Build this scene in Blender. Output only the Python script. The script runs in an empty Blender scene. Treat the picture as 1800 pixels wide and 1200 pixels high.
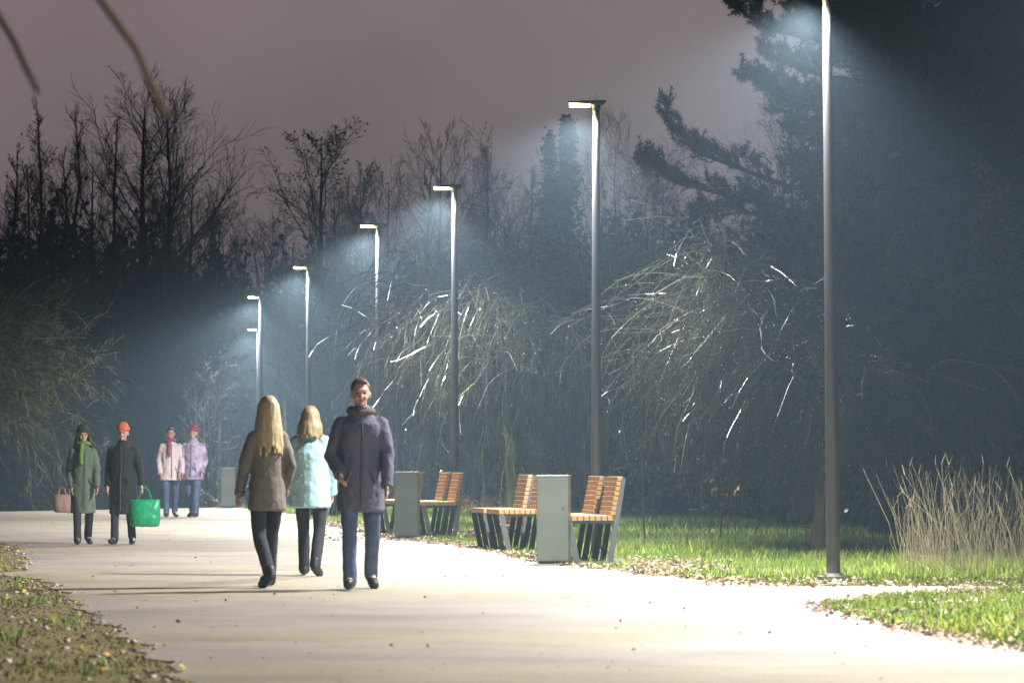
import bpy, bmesh, math, random
import numpy as np
from mathutils import Vector, Matrix, Euler

sc = bpy.context.scene
COL = sc.collection
FP = 6000.0      # focal length in photo pixels
HZ = 811.0       # row of the horizon in the photo
CH = 1.1         # camera height

# ------------------------------------------------------------------ camera
cam_d = bpy.data.cameras.new('camera')
cam = bpy.data.objects.new('camera', cam_d); COL.objects.link(cam)
cam.location = (0, 0, CH); cam.rotation_euler = (math.radians(90), 0, 0)
cam_d.sensor_width = 36; cam_d.lens = 36 * FP / 1800
cam_d.shift_y = (HZ - 600) / 1800
cam_d.clip_start = 0.1; cam_d.clip_end = 1000
cam_d.dof.use_dof = True; cam_d.dof.focus_distance = 46; cam_d.dof.aperture_fstop = 4.6
sc.camera = cam

# ------------------------------------------------------------------ world: low city glow under cloud, dark overhead
w = bpy.data.worlds.new('World'); sc.world = w; w.use_nodes = True
nt = w.node_tree; nt.nodes.clear()
def nn(nt, t, **k):
    n = nt.nodes.new(t)
    for a, b in k.items(): setattr(n, a, b)
    return n
out = nn(nt, 'ShaderNodeOutputWorld'); bg = nn(nt, 'ShaderNodeBackground')
tc = nn(nt, 'ShaderNodeTexCoord'); sp = nn(nt, 'ShaderNodeSeparateXYZ')
nt.links.new(tc.outputs['Generated'], sp.inputs[0])
def mrange(nt, src, a, b, c, d, smooth=True):
    n = nn(nt, 'ShaderNodeMapRange'); n.interpolation_type = 'SMOOTHSTEP' if smooth else 'LINEAR'
    for i, v in zip((1, 2, 3, 4), (a, b, c, d)): n.inputs[i].default_value = v
    nt.links.new(src, n.inputs[0]); return n.outputs[0]
def mathn(nt, op, a, b):
    n = nn(nt, 'ShaderNodeMath', operation=op)
    for i, v in enumerate((a, b)):
        if isinstance(v, (int, float)): n.inputs[i].default_value = v
        else: nt.links.new(v, n.inputs[i])
    return n.outputs[0]
az = mrange(nt, sp.outputs[1], 0.55, 0.97, 0.0, 1.0)
el = mrange(nt, sp.outputs[2], 0.15, 0.45, 1.0, 0.0)
gl = mathn(nt, 'MULTIPLY', az, el)
noi = nn(nt, 'ShaderNodeTexNoise'); noi.inputs['Scale'].default_value = 9; noi.inputs['Detail'].default_value = 3
nt.links.new(tc.outputs['Generated'], noi.inputs['Vector'])
nv = mrange(nt, noi.outputs[0], 0.3, 0.7, 0.9, 1.1)
gl2 = mathn(nt, 'MULTIPLY', gl, nv)
st = mathn(nt, 'ADD', mathn(nt, 'MULTIPLY', gl2, 0.166), 0.003)
mixc = nn(nt, 'ShaderNodeMix', data_type='RGBA')
nt.links.new(mrange(nt, sp.outputs[0], -0.16, 0.16, 0, 1), mixc.inputs[0])
mixc.inputs[6].default_value = (1.0, 0.79, 0.84, 1); mixc.inputs[7].default_value = (1.02, 0.86, 0.87, 1)
nt.links.new(mixc.outputs[2], bg.inputs[0]); nt.links.new(st, bg.inputs[1]); nt.links.new(bg.outputs[0], out.inputs[0])
try: w.cycles.sampling_method = 'MANUAL'; w.cycles.sample_map_resolution = 256
except Exception: pass

sc.view_settings.view_transform = 'Standard'; sc.view_settings.look = 'None'
sc.view_settings.exposure = 0.68; sc.view_settings.gamma = 1.0
cy = sc.cycles
cy.max_bounces = 4; cy.diffuse_bounces = 2; cy.glossy_bounces = 2; cy.transmission_bounces = 2
cy.volume_bounces = 0; cy.transparent_max_bounces = 8
cy.sample_clamp_indirect = 3.0; cy.sample_clamp_direct = 12.0
cy.use_denoising = True
try: cy.denoiser = 'OPENIMAGEDENOISE'; cy.denoising_input_passes = 'RGB_ALBEDO_NORMAL'
except Exception: pass

# ------------------------------------------------------------------ helpers
def P(x, y, d): return Vector(((x - 900) * d / FP, d, CH + (HZ - y) * d / FP))
def G(x, y):
    d = FP * CH / (y - HZ)
    return Vector(((x - 900) * d / FP, d, 0))
def sstep(a, b, v):
    t = np.clip((v - a) / (b - a), 0, 1); return t * t * (3 - 2 * t)
def terr(X, Y):
    X = np.asarray(X, float); Y = np.asarray(Y, float)
    yc = np.clip(75.5 + (X + 11) * 1.6, 70, 88)
    over = np.clip(Y - yc, 0, None)
    return -np.minimum(over * 0.05, 1.6) - 0.0
def tz(X, Y): return float(terr(X, Y))

def tag(o, label=None, cat=None, group=None, kind=None):
    if label: o['label'] = label
    if cat: o['category'] = cat
    if group: o['group'] = group
    if kind: o['kind'] = kind
    return o
def empty(name, loc, rz=0, **k):
    o = bpy.data.objects.new(name, None); COL.objects.link(o)
    o.location = loc; o.rotation_euler = (0, 0, rz); o.empty_display_size = 0.2
    return tag(o, **k)
def link(name, me, mat, parent=None, smooth=False, **k):
    o = bpy.data.objects.new(name, me); COL.objects.link(o)
    if mat: me.materials.append(mat)
    if parent: o.parent = parent
    if smooth: me.polygons.foreach_set('use_smooth', [True] * len(me.polygons))
    return tag(o, **k)

class MB:
    def __init__(s): s.v = []; s.f = []
    def box(s, x0, x1, y0, y1, z0, z1, M=None):
        b = len(s.v)
        for z in (z0, z1):
            for x, y in ((x0, y0), (x1, y0), (x1, y1), (x0, y1)):
                p = Vector((x, y, z)); s.v.append(tuple(M @ p if M else p))
        s.f += [(b, b+3, b+2, b+1), (b+4, b+5, b+6, b+7), (b, b+1, b+5, b+4), (b+1, b+2, b+6, b+5), (b+2, b+3, b+7, b+6), (b+3, b, b+4, b+7)]
    def prism(s, pts, a0, a1, axis='y'):      # polygon in (x,z) extruded along y
        b = len(s.v); n = len(pts)
        for a in (a0, a1):
            for p, q in pts:
                s.v.append((p, a, q) if axis == 'y' else ((a, p, q) if axis == 'x' else (p, q, a)))
        s.f.append(tuple(b + i for i in range(n))); s.f.append(tuple(b + n + i for i in reversed(range(n))))
        for i in range(n):
            j = (i + 1) % n; s.f.append((b + i, b + n + i, b + n + j, b + j))
    def tube(s, pts, rad, n=3, cap=True, sx=1.0, sy=1.0, up=None):
        pts = [Vector(p) for p in pts]; b = len(s.v); m = len(pts)
        u = None
        for i, p in enumerate(pts):
            t = (pts[min(i+1, m-1)] - pts[max(i-1, 0)])
            if t.length < 1e-9: t = Vector((0, 0, 1))
            t.normalize()
            if u is None:
                ref = up or (Vector((1, 0, 0)) if abs(t.x) < 0.9 else Vector((0, 1, 0)))
                u = (ref - t * ref.dot(t)).normalized()
            else:
                u = (u - t * u.dot(t))
                u = u.normalized() if u.length > 1e-6 else Vector((1, 0, 0))
            v = t.cross(u)
            r = rad[i] if hasattr(rad, '__len__') else rad
            for k in range(n):
                a = 2 * math.pi * k / n
                s.v.append(tuple(p + u * (math.cos(a) * r * sx) + v * (math.sin(a) * r * sy)))
        for i in range(m - 1):
            for k in range(n):
                k2 = (k + 1) % n
                s.f.append((b + i*n + k, b + i*n + k2, b + (i+1)*n + k2, b + (i+1)*n + k))
        if cap:
            s.f.append(tuple(b + k for k in reversed(range(n)))); s.f.append(tuple(b + (m-1)*n + k for k in range(n)))
    def ell(s, c, r, nu=14, nv=10, M=None):
        b = len(s.v); c = Vector(c)
        R = M or Matrix.Identity(3)
        for j in range(nv + 1):
            th = math.pi * j / nv
            for i in range(nu):
                ph = 2 * math.pi * i / nu
                q = Vector((r[0]*math.sin(th)*math.cos(ph), r[1]*math.sin(th)*math.sin(ph), r[2]*math.cos(th)))
                s.v.append(tuple(c + R @ q))
        for j in range(nv):
            for i in range(nu):
                i2 = (i+1) % nu
                s.f.append((b+j*nu+i, b+(j+1)*nu+i, b+(j+1)*nu+i2, b+j*nu+i2))
    def loft(s, rings, n=18):     # rings: (center, rx, ry) horizontal ellipses
        b = len(s.v); m = len(rings)
        for c, rx, ry in rings:
            for k in range(n):
                a = 2*math.pi*k/n; s.v.append((c[0]+rx*math.cos(a), c[1]+ry*math.sin(a), c[2]))
        for i in range(m-1):
            for k in range(n):
                k2 = (k+1) % n; s.f.append((b+i*n+k, b+i*n+k2, b+(i+1)*n+k2, b+(i+1)*n+k))
        s.f.append(tuple(b+k for k in reversed(range(n)))); s.f.append(tuple(b+(m-1)*n+k for k in range(n)))
    def mesh(s, name):
        me = bpy.data.meshes.new(name); me.from_pydata(s.v, [], s.f); me.update(); return me
    def build(s, name, mat, parent=None, smooth=False, bevel=0, **k):
        o = link(name, s.mesh(name), mat, parent, smooth, **k)
        if bevel:
            m = o.modifiers.new('bevel', 'BEVEL'); m.width = bevel; m.segments = 2; m.limit_method = 'ANGLE'
        return o

def npmesh(name, V, F):          # V Nx3, F Mxk (all the same k)
    me = bpy.data.meshes.new(name); k = F.shape[1]
    me.vertices.add(len(V)); me.vertices.foreach_set('co', V.astype(np.float32).ravel())
    me.loops.add(F.size); me.loops.foreach_set('vertex_index', F.astype(np.int32).ravel())
    me.polygons.add(len(F)); me.polygons.foreach_set('loop_start', np.arange(0, F.size, k, dtype=np.int32))
    try: me.polygons.foreach_set('loop_total', np.full(len(F), k, dtype=np.int32))
    except Exception: pass
    me.update(calc_edges=True); me.validate(); return me
def leafquads(C, size, rs, aspect=0.6, flat=0.0):
    n = len(C); a = rs.normal(size=(n, 3)); a[:, 2] *= (1 - flat); a /= np.linalg.norm(a, axis=1)[:, None] + 1e-9
    b = rs.normal(size=(n, 3)); b[:, 2] *= (1 - flat); b -= (a * b).sum(1)[:, None] * a; b /= np.linalg.norm(b, axis=1)[:, None] + 1e-9
    s = (size * rs.uniform(0.5, 1.3, n))[:, None]
    V = np.stack([C - a*s, C + b*s*aspect, C + a*s, C - b*s*aspect], 1).reshape(-1, 3)
    return V, np.arange(4*n).reshape(-1, 4)
def join_np(parts):
    Vs, Fs, o = [], [], 0
    for V, F in parts: Vs.append(V); Fs.append(F + o); o += len(V)
    return np.concatenate(Vs), np.concatenate(Fs)

# ------------------------------------------------------------------ materials
def mat(name, col, rough=0.7, metal=0.0, col2=None, scale=5.0, bump=0.0, bscale=40.0, spec=None, detail=6, stretch=None, lo=0.35, hi=0.65, coat=0, islands=0.0):
    m = bpy.data.materials.new(name); m.use_nodes = True; nt = m.node_tree
    b = nt.nodes['Principled BSDF']; b.inputs['Roughness'].default_value = rough; b.inputs['Metallic'].default_value = metal
    if spec is not None: b.inputs['Specular IOR Level'].default_value = spec
    if coat: b.inputs['Coat Weight'].default_value = coat; b.inputs['Coat Roughness'].default_value = 0.15
    tc = nn(nt, 'ShaderNodeTexCoord'); mp = nn(nt, 'ShaderNodeMapping'); nt.links.new(tc.outputs['Object'], mp.inputs[0])
    if stretch: mp.inputs['Scale'].default_value = stretch
    n = nn(nt, 'ShaderNodeTexNoise'); n.inputs['Scale'].default_value = scale; n.inputs['Detail'].default_value = detail; n.inputs['Roughness'].default_value = 0.6
    nt.links.new(mp.outputs[0], n.inputs['Vector'])
    f = mrange(nt, n.outputs[0], lo, hi, 0, 1, False)
    mx = nn(nt, 'ShaderNodeMix', data_type='RGBA')
    c2 = col2 or tuple(c * 0.7 for c in col)
    mx.inputs[6].default_value = (*col, 1); mx.inputs[7].default_value = (*c2, 1)
    if islands:
        ge = nn(nt, 'ShaderNodeNewGeometry')
        rr = mrange(nt, ge.outputs['Random Per Island'], 0, 1, -islands, islands, False)
        f = mathn(nt, 'ADD', f, rr)
        cl = nn(nt, 'ShaderNodeClamp'); nt.links.new(f, cl.inputs[0]); f = cl.outputs[0]
    nt.links.new(f, mx.inputs[0]); nt.links.new(mx.outputs[2], b.inputs['Base Color'])
    if bump:
        n2 = nn(nt, 'ShaderNodeTexNoise'); n2.inputs['Scale'].default_value = bscale; n2.inputs['Detail'].default_value = 4
        nt.links.new(mp.outputs[0], n2.inputs['Vector'])
        bp = nn(nt, 'ShaderNodeBump'); bp.inputs['Strength'].default_value = bump; bp.inputs['Distance'].default_value = 0.01
        nt.links.new(n2.outputs[0], bp.inputs['Height']); nt.links.new(bp.outputs[0], b.inputs['Normal'])
    return m
M = {}
M['bark'] = mat('bark_dark', (0.035, 0.030, 0.024), 0.6, col2=(0.06, 0.052, 0.04), scale=3)
M['bark_olive'] = mat('bark_olive', (0.045, 0.042, 0.016), 0.7, col2=(0.075, 0.075, 0.025), scale=2)
M['bark_wet'] = mat('bark_wet', (0.016, 0.014, 0.010), 0.25, col2=(0.030, 0.029, 0.016), scale=1.2, spec=0.9)
M['bark_trunk'] = mat('bark_trunk', (0.34, 0.26, 0.12), 0.8, col2=(0.17, 0.14, 0.07), scale=9, bump=1, bscale=25, stretch=(1, 1, 0.25))
M['bark_moss'] = mat('bark_moss', (0.13, 0.14, 0.05), 0.85, col2=(0.06, 0.07, 0.035), scale=4, bump=1, bscale=25, stretch=(1, 1, 0.4))
M['budglint'] = mat('bud_glint', (0.30, 0.28, 0.24), 0.12, spec=1.0, scale=9, islands=.5)  # pale colour paints the wet glints onto the bud beads
M['bark_black'] = mat('bark_black', (0.014, 0.012, 0.010), 0.7, scale=3)
M['lichen'] = mat('lichen_twig', (0.14, 0.135, 0.03), 0.7, col2=(0.06, 0.07, 0.03), scale=3)
M['leafdark'] = mat('leaf_dark', (0.018, 0.030, 0.018), 0.45, col2=(0.035, 0.05, 0.025), scale=1.2, islands=0.3)
M['leafglossy'] = mat('leaf_glossy', (0.014, 0.022, 0.015), 0.16, col2=(0.035, 0.04, 0.024), scale=1.0, spec=1.0, coat=0.6, islands=0.3)
M['needle'] = mat('pine_needle', (0.022, 0.045, 0.025), 0.5, col2=(0.04, 0.065, 0.03), scale=2, islands=0.3)
M['leafbrown'] = mat('leaf_brown', (0.20, 0.09, 0.04), 0.6, col2=(0.30, 0.17, 0.07), scale=6, islands=0.5)
M['leafyellow'] = mat('leaf_yellow', (0.75, 0.50, 0.05), 0.5, col2=(0.6, 0.65, 0.1), scale=6, islands=0.5)
M['leaforange'] = mat('leaf_orange', (0.8, 0.35, 0.04), 0.5, col2=(0.85, 0.5, 0.06), scale=6, islands=0.5)
M['leaflime'] = mat('leaf_lime', (0.45, 0.6, 0.06), 0.5, col2=(0.55, 0.6, 0.08), scale=6, islands=0.5)
M['litter'] = mat('leaf_litter', (0.30, 0.20, 0.13), 0.55, col2=(0.50, 0.38, 0.28), scale=7, islands=0.8)
M['clod'] = mat('soil_clods', (0.12, 0.09, 0.035), 0.9, col2=(0.32, 0.24, 0.10), scale=7, islands=0.7, bump=0.5)
M['twigpale'] = mat('twig_pale', (0.42, 0.33, 0.17), 0.7, col2=(0.30, 0.24, 0.13), scale=8)
M['stone'] = mat('pebble_stone', (0.45, 0.40, 0.34), 0.7, col2=(0.7, 0.66, 0.6), scale=9, islands=0.7)
M['grass'] = mat('grass_blade', (0.17, 0.31, 0.02), 0.5, col2=(0.38, 0.43, 0.06), scale=0.9, islands=0.6)
M['drygrass'] = mat('dry_grass', (0.48, 0.40, 0.25), 0.6, col2=(0.30, 0.24, 0.14), scale=4, islands=0.7)
M['steel'] = mat('grey_painted_steel', (0.16, 0.165, 0.165), 0.42, 0.35, col2=(0.13, 0.135, 0.14), scale=3)
M['pole'] = mat('lamp_pole_paint', (0.13, 0.13, 0.14), 0.36, 0.3, col2=(0.10, 0.10, 0.11), scale=2.5, bump=0.08, bscale=60, stretch=(1, 1, 0.2))
M['head'] = mat('lamp_head_paint', (0.07, 0.07, 0.075), 0.5, 0.2, scale=3)
M['darksteel'] = mat('dark_steel', (0.035, 0.04, 0.045), 0.5, 0.3, scale=3)
M['bin'] = mat('bin_paint', (0.175, 0.19, 0.165), 0.38, 0.15, col2=(0.13, 0.155, 0.13), scale=2.2, bump=0.05, bscale=120)
M['binlid'] = mat('bin_lid_paint', (0.30, 0.33, 0.29), 0.35, 0.1, scale=3)
M['concrete'] = mat('concrete', (0.38, 0.37, 0.34), 0.85, scale=14, bump=0.5)
M['chrome'] = mat('lock_metal', (0.7, 0.7, 0.7), 0.2, 1.0)
def woodmat():
    m = mat('bench_timber', (0.52, 0.27, 0.075), 0.5, col2=(0.42, 0.27, 0.15), scale=3.5, stretch=(6, 0.8, 6), lo=0.3, hi=0.7, bump=0.15, bscale=30, islands=0.45)
    return m
M['wood'] = woodmat()

def lens_mat():
    m = bpy.data.materials.new('lamp_lens'); m.use_nodes = True; nt = m.node_tree; nt.nodes.clear()
    o = nn(nt, 'ShaderNodeOutputMaterial'); e = nn(nt, 'ShaderNodeEmission')
    e.inputs[0].default_value = (1.0, 0.92, 0.45, 1); e.inputs[1].default_value = 20
    n = nn(nt, 'ShaderNodeTexNoise'); n.inputs['Scale'].default_value = 30
    nt.links.new(e.outputs[0], o.inputs[0])
    m.cycles.emission_sampling = 'NONE'
    return m
M['lens'] = lens_mat()

def asphalt():
    m = bpy.data.materials.new('pale_path'); m.use_nodes = True; nt = m.node_tree
    b = nt.nodes['Principled BSDF']; b.inputs['Roughness'].default_value = 0.62
    tc = nn(nt, 'ShaderNodeTexCoord')
    def noise(sc_, det, stretch=(1, 1, 1)):
        mp = nn(nt, 'ShaderNodeMapping'); mp.inputs['Scale'].default_value = stretch; nt.links.new(tc.outputs['Object'], mp.inputs[0])
        n = nn(nt, 'ShaderNodeTexNoise'); n.inputs['Scale'].default_value = sc_; n.inputs['Detail'].default_value = det
        nt.links.new(mp.outputs[0], n.inputs['Vector']); return n.outputs[0]
    def mix(f, a, c):
        x = nn(nt, 'ShaderNodeMix', data_type='RGBA'); nt.links.new(f, x.inputs[0])
        for i, v in ((6, a), (7, c)):
            if isinstance(v, tuple): x.inputs[i].default_value = (*v, 1)
            else: nt.links.new(v, x.inputs[i])
        return x.outputs[2]
    lamp_tint = mrange(nt, noise(0.22, 3, (0.35, 1, 1)), 0.38, 0.62, 0, 1)
    c = mix(lamp_tint, (0.40, 0.335, 0.29), (0.41, 0.35, 0.24))  # pinkish and yellowish bands of lamp light put into the path colour
    mid = mrange(nt, noise(1.3, 6, (0.5, 1, 1)), 0.45, 0.72, 0, 0.55)
    c = mix(mid, c, (0.25, 0.215, 0.185))
    spots = mrange(nt, noise(9, 5, (0.6, 1, 1)), 0.58, 0.74, 0, 0.6)
    c = mix(spots, c, (0.21, 0.18, 0.15))
    grit = mrange(nt, noise(28, 3), 0.60, 0.70, 0, 0.55)
    c = mix(grit, c, (0.14, 0.12, 0.10))
    fine = mrange(nt, noise(90, 2), 0.56, 0.72, 0, 0.6, False)
    c = mix(fine, c, (0.17, 0.15, 0.13))
    fine2 = mrange(nt, noise(60, 2), 0.60, 0.72, 0, 0.7, False)
    c = mix(fine2, c, (0.62, 0.60, 0.56))
    nt.links.new(c, b.inputs['Base Color'])
    nt.links.new(mrange(nt, noise(0.6, 4), 0.35, 0.65, 0.48, 0.75), b.inputs['Roughness'])
    bp = nn(nt, 'ShaderNodeBump'); bp.inputs['Strength'].default_value = 0.5; bp.inputs['Distance'].default_value = 0.006
    nt.links.new(noise(70, 3), bp.inputs['Height']); nt.links.new(bp.outputs[0], b.inputs['Normal'])
    return m
M['path'] = asphalt()
def groundmat():
    m = mat('lawn_soil', (0.09, 0.15, 0.03), 0.9, col2=(0.13, 0.09, 0.045), scale=0.9, bump=1, bscale=12, detail=8, lo=0.42, hi=0.66)
    return m
M['ground'] = groundmat()
M['verge'] = mat('verge_soil', (0.30, 0.22, 0.10), 0.95, col2=(0.16, 0.15, 0.05), scale=2.2, bump=1, bscale=14, detail=8, lo=0.4, hi=0.62)

# ------------------------------------------------------------------ ground sheet
rs = np.random.RandomState(7)
xs = np.concatenate([np.linspace(-400, -40, 10), np.linspace(-34, 34, 137), np.linspace(40, 400, 10)])
ys = np.concatenate([np.linspace(-60, 2, 8), np.linspace(4, 110, 213), np.linspace(115, 900, 24)])
XX, YY = np.meshgrid(xs, ys)
def bumpz(X, Y):
    return (np.sin(X*1.7+Y*0.6)*np.sin(Y*1.3-X*0.4)*0.5 + np.sin(X*4.1+1.3)*np.sin(Y*3.3)*0.3) * 0.012
ZZ = terr(XX, YY) - 0.03 + bumpz(XX, YY)
V = np.stack([XX, YY, ZZ], -1).reshape(-1, 3); nx = len(xs); ny = len(ys)
I = np.arange(nx*ny).reshape(ny, nx)
F = np.stack([I[:-1, :-1], I[:-1, 1:], I[1:, 1:], I[1:, :-1]], -1).reshape(-1, 4)
link('ground', npmesh('ground', V, F), M['ground'], smooth=True, kind='structure')

# path edges (photo pixels -> ground)
RE = [(893, 425), (899, 480), (905, 525), (925, 585), (940, 650), (950, 715), (956, 770), (966, 850), (985, 930), (995, 1000), (1005, 1090), (1015, 1180), (1022, 1260), (1028, 1350), (1031, 1430)]
LE = [(885, -80), (930, -60), (950, -25), (958, 25), (985, 44), (1003, 40), (1009, -10), (1014, 20), (1018, 75), (1030, 95), (1045, 115), (1060, 132), (1085, 166), (1110, 206), (1140, 250), (1170, 290), (1200, 330), (1260, 405), (1400, 560)]
def xedge(E, d):
    y = HZ + FP*CH/d; Y0 = [e[0] for e in E]; X0 = [e[1] for e in E]
    return (np.interp(y, Y0, X0) - 900) * d / FP
def wob(d, s):
    return 0.05*math.sin(d*3.1+s) + 0.035*math.sin(d*7.7+2*s) + 0.02*math.sin(d*17+s)
def xr(d):
    if d < 29.95: return 14.0
    if d < 30.1: return xedge(RE, 30.1) + (30.1-d)/0.15*(14-xedge(RE, 30.1))
    return xedge(RE, min(d, 80.4)) - max(0, d-80.4)*0.35 + wob(d, 2)
def xl(d):
    if d < 11.3: return -2.2 + wob(d, 1)
    return (xedge(LE, d) if d < 88 else -14.0 - (d-88)*0.4) + wob(d, 1)
ds = np.concatenate([np.arange(3, 29.9, 0.2), np.arange(29.95, 30.15, 0.04), np.arange(30.2, 96, 0.2)])
NXP = 26; mb = MB()
rows = []
for d in ds:
    a, b = xl(d), max(xr(d), xl(d)+0.3); row = []
    for k in range(NXP+1):
        x = a + (b-a)*k/NXP
        row.append((x, d, tz(x, d) + 0.004))
    row = [(a, d, tz(a, d)-0.05)] + row + [(b, d, tz(b, d)-0.05)]
    rows.append(len(mb.v)); mb.v += row
for r0, r1 in zip(rows[:-1], rows[1:]):
    for k in range(NXP+2): mb.f.append((r0+k, r0+k+1, r1+k+1, r1+k))
mb.build('path', M['path'], kind='structure', smooth=False)

# grass island between main path and branch path
ISL = [(1445, 1067), (1500, 1058), (1580, 1049), (1660, 1044), (1800, 1036), (2000, 1030), (2000, 1170), (1800, 1142), (1700, 1122), (1600, 1108), (1530, 1094), (1480, 1078)]
def island_pts():
    pts = []
    n = len(ISL)
    for i in range(n):
        a = G(*ISL[i]); b = G(*ISL[(i+1) % n])
        for t in np.linspace(0, 1, 14, endpoint=False):
            p = a.lerp(b, t); j = random.Random(i*31+int(t*100))
            pts.append((p.x + j.uniform(-.05, .05), p.y + j.uniform(-.09, .09)))
    return pts
ip = island_pts()
bm = bmesh.new()
top = [bm.verts.new((x, y, 0.012)) for x, y in ip]; bot = [bm.verts.new((x, y, -0.04)) for x, y in ip]
bm.faces.new(top)
for i in range(len(ip)):
    j = (i+1) % len(ip); bm.faces.new((top[i], bot[i], bot[j], top[j]))
bmesh.ops.recalc_face_normals(bm, faces=bm.faces)
me = bpy.data.meshes.new('island'); bm.to_mesh(me); bm.free()
link('grass_island', me, M['ground'], kind='structure')
def inpoly(x, y, poly):
    c = False; n = len(poly); j = n-1
    for i in range(n):
        xi, yi = poly[i]; xj, yj = poly[j]
        if (yi > y) != (yj > y) and x < (xj-xi)*(y-yi)/(yj-yi)+xi: c = not c
        j = i
    return c
# left verge soil sheet
mb = MB(); rows = []
for d in np.arange(4, 78, 0.25):
    b = xl(d) + 0.02; rows.append(len(mb.v))
    for k in range(13):
        x = b - 5*(1-k/12)**1.0 if k < 12 else b
        h = 0.02*math.sin(x*5+d*2.1)*math.sin(d*3.7-x*2) if k < 12 else 0
        mb.v.append((x, d, tz(x, d) - 0.004 + abs(h)*(1-k/12)*2))
for r0, r1 in zip(rows[:-1], rows[1:]):
    for k in range(12): mb.f.append((r0+k, r0+k+1, r1+k+1, r1+k))
mb.build('verge', M['verge'], kind='structure', smooth=True)

# ------------------------------------------------------------------ grass, litter, clods (uncountable)
def blades(pts, hmin, hmax, wd, rs, lean=0.35):
    n = len(pts); h = rs.uniform(hmin, hmax, n); a = rs.uniform(0, 2*np.pi, n)
    dx = np.cos(a)*wd*rs.uniform(.6, 1.4, n); dy = np.sin(a)*wd*rs.uniform(.6, 1.4, n)
    lx = rs.normal(0, lean, n)*h; ly = rs.normal(0, lean, n)*h
    z0 = pts[:, 2]
    A = np.stack([pts[:, 0]-dx, pts[:, 1]-dy, z0], 1); B = np.stack([pts[:, 0]+dx, pts[:, 1]+dy, z0], 1)
    C = np.stack([pts[:, 0]+dx*.7+lx*.35, pts[:, 1]+dy*.7+ly*.35, z0+h*.55], 1); D = np.stack([pts[:, 0]-dx*.7+lx*.35, pts[:, 1]-dy*.7+ly*.35, z0+h*.55], 1)
    E = np.stack([pts[:, 0]+lx, pts[:, 1]+ly, z0+h], 1)
    V = np.stack([A, B, C, D, E], 1).reshape(-1, 3); b = np.arange(n)*5
    F = np.concatenate([np.stack([b, b+1, b+2], 1), np.stack([b, b+2, b+3], 1), np.stack([b+3, b+2, b+4], 1)])
    return V, F
xr_tab_d = np.arange(29.9, 92, 0.1); xr_tab = np.array([xr(d) for d in xr_tab_d])
N = 260000
gd = 30.1 + 58*rs.uniform(0, 1, N)**1.35; gx = rs.uniform(-8, 14, N)
edge = np.interp(gd, xr_tab_d, xr_tab)
patch = np.sin(gx*1.1+gd*.5)*np.sin(gd*.9-gx*.7)+0.6*np.sin(gx*2.9+1)*np.sin(gd*2.3)
rag = 0.12 + 0.25*np.abs(np.sin(gd*1.9+gx)) + (gx > edge+20)*0
keep = (gx > edge + rag) & (np.abs(gx/gd) < 0.165) & (patch + rs.normal(0, .5, N) > -0.35)
keep |= (gx > edge+0.03) & (np.abs(gx/gd) < .165) & (rs.uniform(0, 1, N) < .12)
for (bx_, by_) in ((2.96, 31.43), (1.0, 40.2)):
    keep &= ~(((gx-bx_)**2 + ((gd-by_)*.45)**2 < .30**2))
    keep &= ~((np.abs(gx-bx_) < .28) & (gd < by_) & (gd > by_-3))
gx, gd, pp = gx[keep], gd[keep], patch[keep]
pts = np.stack([gx, gd, terr(gx, gd)-0.03], 1)
# trimmed low near the path, longer further in
far = np.clip((gx-np.interp(gd, xr_tab_d, xr_tab))/3, 0, 1)
g1 = blades(pts, 0.03, 0.10, 0.006, rs); 
sel = (rs.uniform(0, 1, len(pts)) < 0.13) & (far > .15) & (pp > .3)
g2 = blades(pts[sel] + rs.normal(0, .01, (sel.sum(), 3))*[1, 1, 0], 0.08, 0.19, 0.006, rs, .3)
# island blades
ib = []
while len(ib) < 9000:
    x, y = rs.uniform(2.2, 5.2), rs.uniform(18, 31)
    if inpoly(x, y, ip) and math.sin(x*3+y)*math.sin(y*2.1-x)+rs.normal(0, .5) > -.45: ib.append((x, y, 0.01))
g3 = blades(np.array(ib), 0.02, 0.075, 0.005, rs, .5)
# sparse blades on left verge
lb = []
for _ in range(8000):
    d = rs.uniform(11, 40); x = xl(d)-rs.uniform(0.1, 2.5)
    if math.sin(x*2.7+d*.8)*math.sin(d*1.7-x) > 0.25: lb.append((x, d, 0.0))
g4 = blades(np.array(lb), 0.02, 0.07, 0.006, rs, .5)
Vg, Fg = join_np([g1, g2, g3, g4])
link('grass', npmesh('grass', Vg, Fg), M['grass'], kind='stuff', label='green grass on the lawn behind the benches and on the island', cat='grass')

def litter(n, sampler, size, name, m, label, cat, flat=.7, zlift=.012):
    C = np.array([sampler() for _ in range(n)]); C[:, 2] += rs.uniform(0.2, 1, n)*zlift
    V, F = leafquads(C, size, rs, .65, flat)
    # a slight fold gives each leaf some thickness
    V[1::4, 2] += size*.25; V[3::4, 2] += size*.25
    return link(name, npmesh(name, V, F), m, kind='stuff', label=label, cat=cat)
def s_edge():
    while True:
        d = rs.uniform(30.2, 62); x = xr(d)+abs(rs.normal(0, .32))-.05
        if -8 < x < 6: return (x, d, 0.0)
def s_patch():   # pale litter patch right of the near bench and along the lawn edge
    if rs.uniform() < .5:
        p = G(1105+abs(rs.normal(0, 75)), 995+rs.normal(0, 7)); return (p.x, p.y, 0.01)
    if rs.uniform() < .5:
        p = G(rs.uniform(1240, 1800), rs.uniform(1019, 1033)); return (p.x, p.y, 0.01)
    p = G(rs.uniform(560, 760), rs.uniform(925, 952)); return (p.x, p.y, 0.005)
def s_isl():
    while True:
        x, y = rs.uniform(2.0, 5.4), rs.uniform(17, 31.5)
        if inpoly(x, y, ip): return (x, y, 0.016)
def s_islrim():
    i = rs.randint(len(ip)); x, y = ip[i]; return (x+rs.normal(0, .10), y+rs.normal(0, .35), 0.008)
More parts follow.
